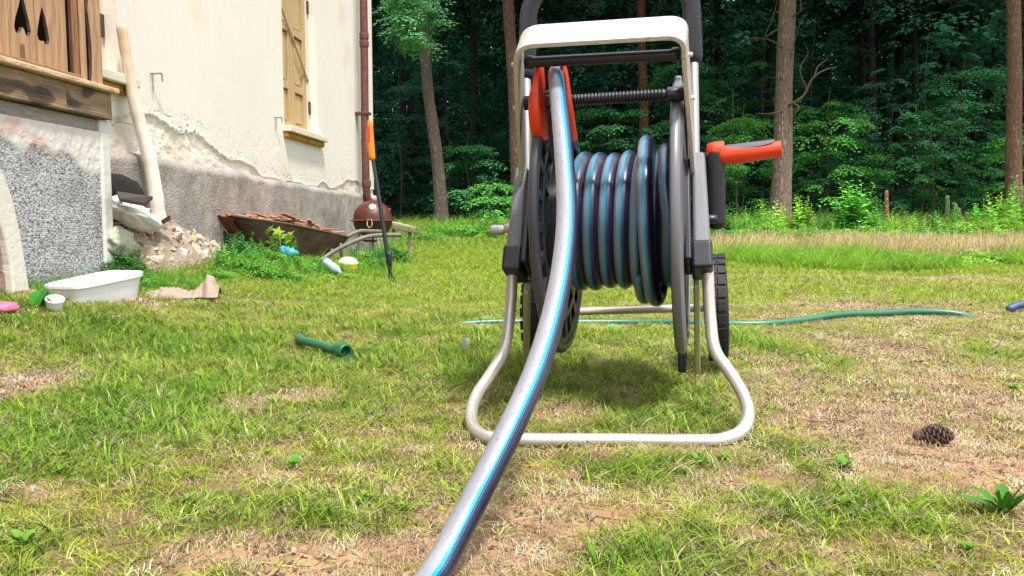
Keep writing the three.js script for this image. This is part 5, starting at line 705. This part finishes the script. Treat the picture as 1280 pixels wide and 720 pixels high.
  for (let i = 0; i < 15000; i++) {
    const d = 17 + 27 * Math.pow(r(), 0.8), x = (r() * 2 - 1) * (d * 0.75 + 4), y = r() < 0.5 ? 4.5 + 10 * r() : Math.pow(r(), 1.3) * 7; if (y < 3.2 && d < 20 && r() < 0.6) continue;
    const p = V(x, height(x, -d) + y, -d), c = (r() < 0.25 ? teal : dk).clone().multiplyScalar(0.45 + 0.8 * r()); list[Math.floor(r() * 4)].push({ m: M4d(p, r() * 7, -0.4 * r(), (r() - 0.5) * 0.8, 1.3 + 1.3 * r()), c });
  }
  for (let i = 0; i < 9000; i++) { const d = 42 + 8 * r(), x = (r() * 2 - 1) * 45, y = r() * 20, p = V(x, height(x, -d) + y, -d); list[i % 4].push({ m: M4d(p, r() * 7, -0.4 * r(), (r() - 0.5) * 1.2, 4 + 2 * r()), c: dk.clone().multiplyScalar(0.5 + 0.7 * r()) }); }
  for (let i = 0; i < 2600; i++) { const d = 15 + 12 * r(), side = r() < 0.5 ? -1 : 1, x = side * (d * 0.7 + 2 + 14 * r()), y = Math.pow(r(), 0.8) * 13, p = V(x, height(x, -d) + y, -d); if (wallDist(x, -d) < 3 && d < 15) continue; list[i % 4].push({ m: M4d(p, r() * 7, -0.4 * r(), (r() - 0.5), 2 + r()), c: dk.clone().multiplyScalar(0.6 + 0.7 * r()) }); }
  for (let k = 0; k < 4; k++) scene.add(stuff(['woodland', 'woodland_understorey', 'woodland_boughs', 'woodland_canopy'][k], sprays[k] ?? needle, leafTint, list[k], ['dense dark foliage of the wood', 'shadowy undergrowth deep in the wood', 'drooping dark boughs of the wood', 'dark upper canopy of the wood'][k], 'wood'));
  const tg = sweep(new THREE.LineCurve3(V(0, 0, 0), V(0, 15, 0)), (t) => lerp(0.16, 0.06, t), 2, 8, null), tl = []; for (let i = 0; i < 120; i++) { const d = 24 + 20 * r(), x = (r() * 2 - 1) * (d * 0.7 + 3); tl.push({ m: M4(V(x, height(x, -d), -d), r() * 7, 0.6 + 0.7 * r(), 1, 0.04), c: C(1, 1, 1).multiplyScalar(0.6 + 0.8 * r()) }); }
  scene.add(stuff('far_trunks', tg, darkBark, tl, 'indistinct dark trunks deep in the wood', 'wood'));
}
// ---------------------------------------------------------------- tall weeds before the forest, weeds by the house
{
  const r = rngOf(611), G = leafMat({ transmission: 0.3 });
  const wide = (d0, d1, x0, x1, n, f) => { for (let i = 0; i < n; i++) { const d = lerp(d0, d1, r()), px = lerp(x0, x1, r()), x = (px - 640) / 1000 * d; f(x, -d, px); } };
  const tall = [], seed = [], leafy = [[], [], []];
  wide(11.2, 15.2, 460, 1300, 4200, (x, z, px) => { const k = 0.3 + 0.5 * r() + 0.25 * n2(x * 1.3, z * 1.3); if (k < 0.2) return; tall.push({ m: M4(V(x, height(x, z), z), r() * 7, 2.2, k * (px > 880 ? 1 : 0.75), 0.15), c: C(0.12, 0.28, 0.035).lerp(C(0.30, 0.40, 0.06), r()).multiplyScalar(0.7 + 0.6 * r()) }); });
  for (let i = 0; i < 700; i++) { const px = lerp(262, 505, r()), c = onGround(px, lerp(322, 352, Math.pow(r(), 0.8))); if (wallDist(c.x, c.z) < 0.08 || n2(c.x * 4, c.z * 4) < -0.15 || (px > 345 && px < 460 && c.z < -3.2 && r() < 0.7)) continue; tall.push({ m: M4(c, r() * 7, 0.5, 0.10 + 0.15 * r(), 0.3), c: C(0.13, 0.33, 0.03).lerp(C(0.26, 0.42, 0.05), r()).multiplyScalar(0.75 + 0.5 * r()) }); }
  for (let i = 0; i < 260; i++) { const px = lerp(20, 270, r()), c = onGround(px, lerp(352, 368, r())); if (inHouse(c.x, c.z)) continue; tall.push({ m: M4(c, r() * 7, 0.35, 0.10 + 0.10 * r(), 0.3), c: C(0.10, 0.28, 0.03).multiplyScalar(0.75 + 0.6 * r()) }); }
  wide(6.5, 9.6, 880, 1310, 6500, (x, z, px) => { if (n2(x * 0.8, z * 0.8 + 5) + 0.4 * n2(x * 3, z * 2) < -0.12) return; seed.push({ m: M4(V(x, height(x, z), z), r() * 7, 1.3, (0.3 + 0.35 * r()) * (0.7 + 0.05 * -z), 0.2), c: C(0.54, 0.38, 0.24).lerp(C(0.40, 0.44, 0.14), r() * r() * 1.2).multiplyScalar(0.75 + 0.4 * r()) }); });
  wide(4.9, 6.7, 860, 1310, 3600, (x, z) => { if (n2(x * 0.9 + 3, z * 0.7) < 0.0) return; tall.push({ m: M4(V(x, height(x, z), z), r() * 7, 0.9, 0.2 + 0.22 * r(), 0.25), c: C(0.15, 0.36, 0.03).lerp(C(0.32, 0.48, 0.06), r()).multiplyScalar(0.75 + 0.5 * r()) }); });
  scene.add(stuff('tall_grass', bladeClump(21, 10, 0.22, 0.55, 0.006, 0.07, 0.45, 3), G, tall, 'tall uncut grass along the forest edge', 'grass'));
  scene.add(stuff('seeding_grass', bladeClump(22, 14, 0.14, 0.34, 0.004, 0.07, 0.4, 3), G, seed, 'pinkish tan seeding grass on the right before the forest', 'grass'));
  const stalk = (seed) => { const q = rngOf(seed), pos = [], idx = []; for (let i = 0; i < 26; i++) { const t = 0.08 + 0.92 * i / 25, a = i * 2.4 + q(), L = 0.26 * (1.15 - t * 0.8) * (0.7 + 0.5 * q()), w = L * 0.26, y = t, k = pos.length / 3, cx = Math.cos(a), sx = Math.sin(a), up = 0.25 + 0.3 * q(); for (const [u, v, h] of [[0, 0, 0], [0.5, 1, 0.6], [0.5, 0, 0.5], [0.5, -1, 0.6], [1, 0, 0.55]]) pos.push(cx * L * u - sx * w * v, y + L * up * h, sx * L * u + cx * w * v); idx.push(k, k + 1, k + 2, k, k + 2, k + 3, k + 1, k + 4, k + 2, k + 2, k + 4, k + 3); } for (let i = 0; i < 4; i++) { const k = pos.length / 3, y0 = i / 4, y1 = (i + 1) / 4, w = 0.012; pos.push(-w, y0, 0, w, y0, 0, 0, y1, 0.0, 0, y0, -w, 0, y0, w, 0, y1, 0); idx.push(k, k + 1, k + 2, k + 3, k + 4, k + 5); } const g = new THREE.BufferGeometry(); g.setAttribute('position', new THREE.Float32BufferAttribute(pos, 3)); g.setIndex(idx); g.computeVertexNormals(); return g; };
  const stalks = [[], []];
  const stand = (px, py, wpx, h, n, col) => { const c = onGround(px, py), W = wpx / 1000 * -c.z / 2; for (let i = 0; i < n; i++) { const x = c.x + W * (r() + r() - 1), z = c.z + W * 0.5 * (r() + r() - 1), k = h * (0.45 + 0.65 * r()); if (wallDist(x, z) < 0.07) continue; stalks[i % 2].push({ m: M4(V(x, height(x, z) - 0.01, z), r() * 7, k * (0.8 + 0.4 * r()), k, 0.2), c: col.clone().multiplyScalar(0.65 + 0.7 * r()) }); } };
  const bush = (px, py, wpx, h, n, col, sc = 0.42) => { const c = onGround(px, py), W = wpx / 1000 * -c.z / 2; for (let i = 0; i < n; i++) { const a = r() * 7, rr = W * Math.sqrt(r()), x = c.x + Math.cos(a) * rr, z = c.z + Math.sin(a) * rr * 0.6, y = h * Math.pow(r(), 0.8) * (1 - 0.6 * rr / W); leafy[i % 3].push({ m: M4d(V(x, height(x, z) + y, z), r() * 7, -0.2 * r(), (r() - 0.5) * 0.9, sc * (0.6 + 0.6 * r())), c: col.clone().multiplyScalar(0.65 + 0.75 * r()) }); } };
  const wg = C(0.13, 0.33, 0.045), wy = C(0.22, 0.42, 0.05), wd = C(0.06, 0.20, 0.035);
  for (const a of [[950, 301, 90, 0.30, 60, wy, 0.5], [1010, 305, 70, 0.28, 50, wg, 0.5], [1080, 306, 90, 0.25, 60, wy, 0.5], [1150, 306, 100, 0.26, 60, wg, 0.5], [1220, 305, 70, 0.35, 60, wy, 0.5], [1265, 303, 60, 0.5, 60, wy, 0.5], [580, 300, 80, 0.26, 50, wg, 0.5], [520, 306, 70, 0.22, 40, wg, 0.5], [620, 304, 50, 0.25, 30, wy, 0.5], [985, 332, 70, 0.14, 60, wg, 0.35], [1130, 330, 120, 0.12, 90, wg, 0.35], [1220, 332, 80, 0.12, 60, wy, 0.35], [905, 303, 40, 0.2, 30, wd, 0.5]]) bush(...a);
  const y1 = C(0.34, 0.60, 0.08), y2 = C(0.18, 0.52, 0.08), y3 = C(0.08, 0.28, 0.06);
  for (const a of [[948, 296, 50, 0.42, 26, y2], [962, 297, 40, 0.5, 12, y1], [1003, 297, 34, 0.55, 16, y1], [1030, 296, 60, 0.40, 18, y3], [1052, 297, 40, 0.45, 8, y3], [1066, 298, 44, 0.72, 26, y2], [1092, 298, 44, 0.42, 20, y2], [1125, 298, 60, 0.36, 24, y1], [1160, 297, 50, 0.4, 14, y3], [1190, 298, 60, 0.40, 16, y2], [1225, 297, 50, 0.45, 18, y2], [1255, 296, 60, 0.6, 30, y1], [1275, 292, 40, 0.8, 16, y2], [905, 297, 40, 0.4, 16, y3], [925, 298, 30, 0.3, 12, y2], [600, 296, 70, 0.35, 26, y3], [575, 297, 60, 0.3, 22, y2], [625, 297, 40, 0.38, 16, y2], [545, 298, 60, 0.28, 18, y2], [510, 300, 50, 0.3, 14, y3], [1000, 300, 300, 0.25, 60, y2], [1150, 302, 260, 0.25, 50, y1],
    [318, 338, 60, 0.13, 30, y2], [300, 330, 50, 0.17, 18, y3], [350, 330, 60, 0.15, 20, y2], [330, 348, 90, 0.09, 50, y2], [385, 345, 70, 0.09, 30, y2], [278, 340, 34, 0.13, 16, y2], [262, 326, 26, 0.2, 6, y1], [155, 347, 50, 0.14, 34, y3], [178, 350, 40, 0.10, 18, y2], [140, 350, 24, 0.10, 10, y3], [460, 335, 50, 0.18, 20, y3], [490, 325, 40, 0.2, 14, y2], [402, 342, 30, 0.08, 12, y3], [450, 342, 40, 0.09, 16, y2]]) stand(...a);
  stalks.forEach((l, k) => scene.add(stuff(['weed_stalks', 'nettle_stalks'][k], stalk(70 + k), leafTint, l, ['upright leafy weeds along the wood and the house', 'nettle-like weed stalks along the wood and the house'][k], 'weeds')));
  // by the house
  for (const a of [[320, 345, 90, 0.09, 90, wg, 0.2], [300, 328, 60, 0.13, 60, wd, 0.24], [350, 335, 80, 0.11, 70, wg, 0.22], [400, 340, 50, 0.09, 50, wg, 0.2], [155, 350, 60, 0.13, 90, wd, 0.14], [170, 356, 50, 0.07, 50, wg, 0.13], [455, 338, 60, 0.12, 40, wg, 0.25], [480, 330, 60, 0.15, 50, wd, 0.28], [270, 352, 40, 0.06, 50, wg, 0.14], [60, 366, 60, 0.03, 36, wg, 0.08], [190, 362, 40, 0.05, 30, wg, 0.12], [430, 350, 50, 0.05, 40, wy, 0.16], [360, 352, 70, 0.05, 60, wg, 0.16]]) bush(...a);
  leafy.forEach((l, k) => scene.add(stuff(['leafy_weeds', 'leafy_undergrowth', 'leafy_ground_cover'][k], sprays[k], leafTint, l, ['leafy weeds along the forest edge and house', 'weedy undergrowth at the forest edge and house', 'low leafy ground cover by forest and house'][k], 'weeds')));
  // single tall plants
  const spike = (px, pyTop, pyBase, z, w, col, label, bend = 0) => { const b = at(px, pyBase, z); b.y = height(b.x, b.z); const t = at(px + bend, pyTop, z), m = b.clone().lerp(t, 0.5).add(V(-bend * 0.004, 0, 0)), p = thing('tall_weed', label, 'weed', b); part('stem', tube([b, m, t], 0.008, 16, 6), std(0.16, 0.15, 0.06, 0.9), p); const c = curveOf([b, m, t]), list = [], q = rngOf(px); const g = []; for (let i = 0; i < 150; i++) { const k = 0.28 + 0.72 * q(), o = c.getPointAt(k), a = q() * 7, L = w * (1.2 - 0.7 * k); const e = o.clone().add(V(Math.cos(a) * L, 0.03, Math.sin(a) * L)); const s = new THREE.OctahedronGeometry(0.012 + 0.008 * q()); s.scale(1, 1.6, 1); s.translate(lerp(o.x, e.x, 0.7), lerp(o.y, e.y, 0.7), lerp(o.z, e.z, 0.7)); g.push(s); } part('seed_spike', merge(g), col, p); };
  const brn = std(0.30, 0.15, 0.075, 0.9), grn = leafMat({ color: C(0.20, 0.24, 0.09) });
  spike(1108, 240, 298, 12.6, 0.035, brn, 'tall brown flower spike standing before the wood, reddest of the weeds', 0);
  spike(1184, 246, 300, 12.4, 0.04, grn, 'straight pale seed spike, tallest of the right-hand weed group', 0); spike(1201, 256, 302, 12.3, 0.045, grn, 'leaning thick seed spike right of the tallest pale one', -8); spike(1210, 268, 302, 12.2, 0.035, grn, 'short seed spike at the right end of the weed group', -2); spike(1170, 272, 302, 12.4, 0.035, grn, 'short leaning seed spike at the left end of the weed group', -8); spike(1240, 262, 300, 12.8, 0.03, grn, 'thin seed spike below the right-edge trunk'); spike(1052, 266, 300, 12.8, 0.03, grn, 'thin green spike left of the leafy raspberry cane'); spike(1000, 262, 300, 12.9, 0.04, leafMat({ color: C(0.26, 0.33, 0.09) }), 'bright yellow-green spike right of the dead-branched tree');
  { const b = at(1066, 302, 12.4); b.y = height(b.x, b.z); const p = thing('raspberry_cane', 'bright green leafy cane standing taller than the weeds', 'plant', b); part('stem', tube([b, at(1064, 275, 12.4), at(1062, 256, 12.4)], 0.008, 12, 6), std(0.2, 0.25, 0.08, 0.8), p); const cs = [[], []], q = rngOf(12); for (let i = 0; i < 42; i++) { const y = Math.pow(q(), 0.9), pp = at(1064 + (q() - 0.3) * 60 * (1 - y * 0.6), lerp(300, 258, y), 12.4 + (q() - 0.5) * 0.3).sub(b); cs[i % 2].push({ m: M4d(pp, q() * 7, -0.2 * q(), 0.4 * (q() - 0.5), 0.35 + 0.25 * q()), c: C(0.16, 0.46, 0.07).multiplyScalar(0.75 + 0.6 * q()) }); } crownOf(cs[0], 0, p, 'leaves'); crownOf(cs[1], 1, p, 'leaves'); }
  // maple seedling and dandelion before the wheelbarrow
  { const b = g3(350, 330), p = thing('seedling', 'bright yellow-green maple seedling before the wheelbarrow', 'plant', b), z = -b.z; part('stem', tube([b, at(350, 300, z), at(348, 290, z)], 0.004, 10, 5), std(0.2, 0.28, 0.06, 0.8), p); const m = leafMat({ color: C(0.22, 0.36, 0.035) }), q = rngOf(3); for (let i = 0; i < 14; i++) { const pts = []; for (let k = 0; k < 10; k++) { const a = k / 10 * 6.283, rr = k % 2 ? 0.45 : 1; pts.push(new THREE.Vector2(Math.cos(a) * rr, Math.sin(a) * rr)); } const g = new THREE.ShapeGeometry(new THREE.Shape(pts)); const s = 0.03 + 0.015 * q(); g.scale(s, s, s); g.rotateX(-0.9 + 0.7 * (q() - 0.5)); g.rotateY(q() * 7); const o = at(335 + 30 * q(), 286 + 22 * q(), z - 0.08 + 0.16 * q()); g.translate(o.x, o.y, o.z); part('leaf', g, m, p); } }
  { const b = g3(305, 325), p = thing('dandelion', 'dark leafy weed with one yellow flower below wheelbarrow nose', 'plant', b), z = -b.z; part('flower', (() => { const g = lump(0.016, 3, 0.6, 0.15, 2); const o = at(305, 298, z); g.translate(o.x, o.y, o.z); return g; })(), std(0.8, 0.5, 0.02, 0.8), p); part('stem', tube([b, at(305, 299, z)], 0.003, 2, 5), std(0.12, 0.2, 0.05), p); const q = rngOf(6); for (let i = 0; i < 10; i++) { const g = new THREE.CircleGeometry(1, 12), a = g.attributes.position; for (let k = 0; k < a.count; k++) a.setZ(k, 0.3 * a.getX(k) ** 2); g.computeVertexNormals(); const s = 0.035 + 0.02 * q(); g.scale(s * 0.7, s, s); g.rotateX(-0.8 + 0.5 * (q() - 0.5)); g.rotateY(q() * 7); const o = at(282 + 34 * q(), 292 + 20 * q(), z - 0.05 + 0.1 * q()); g.translate(o.x, o.y, o.z); part('leaf', g, leafMat({ color: C(0.035, 0.14, 0.03) }), p); } }
}
renderer.render(scene, camera);
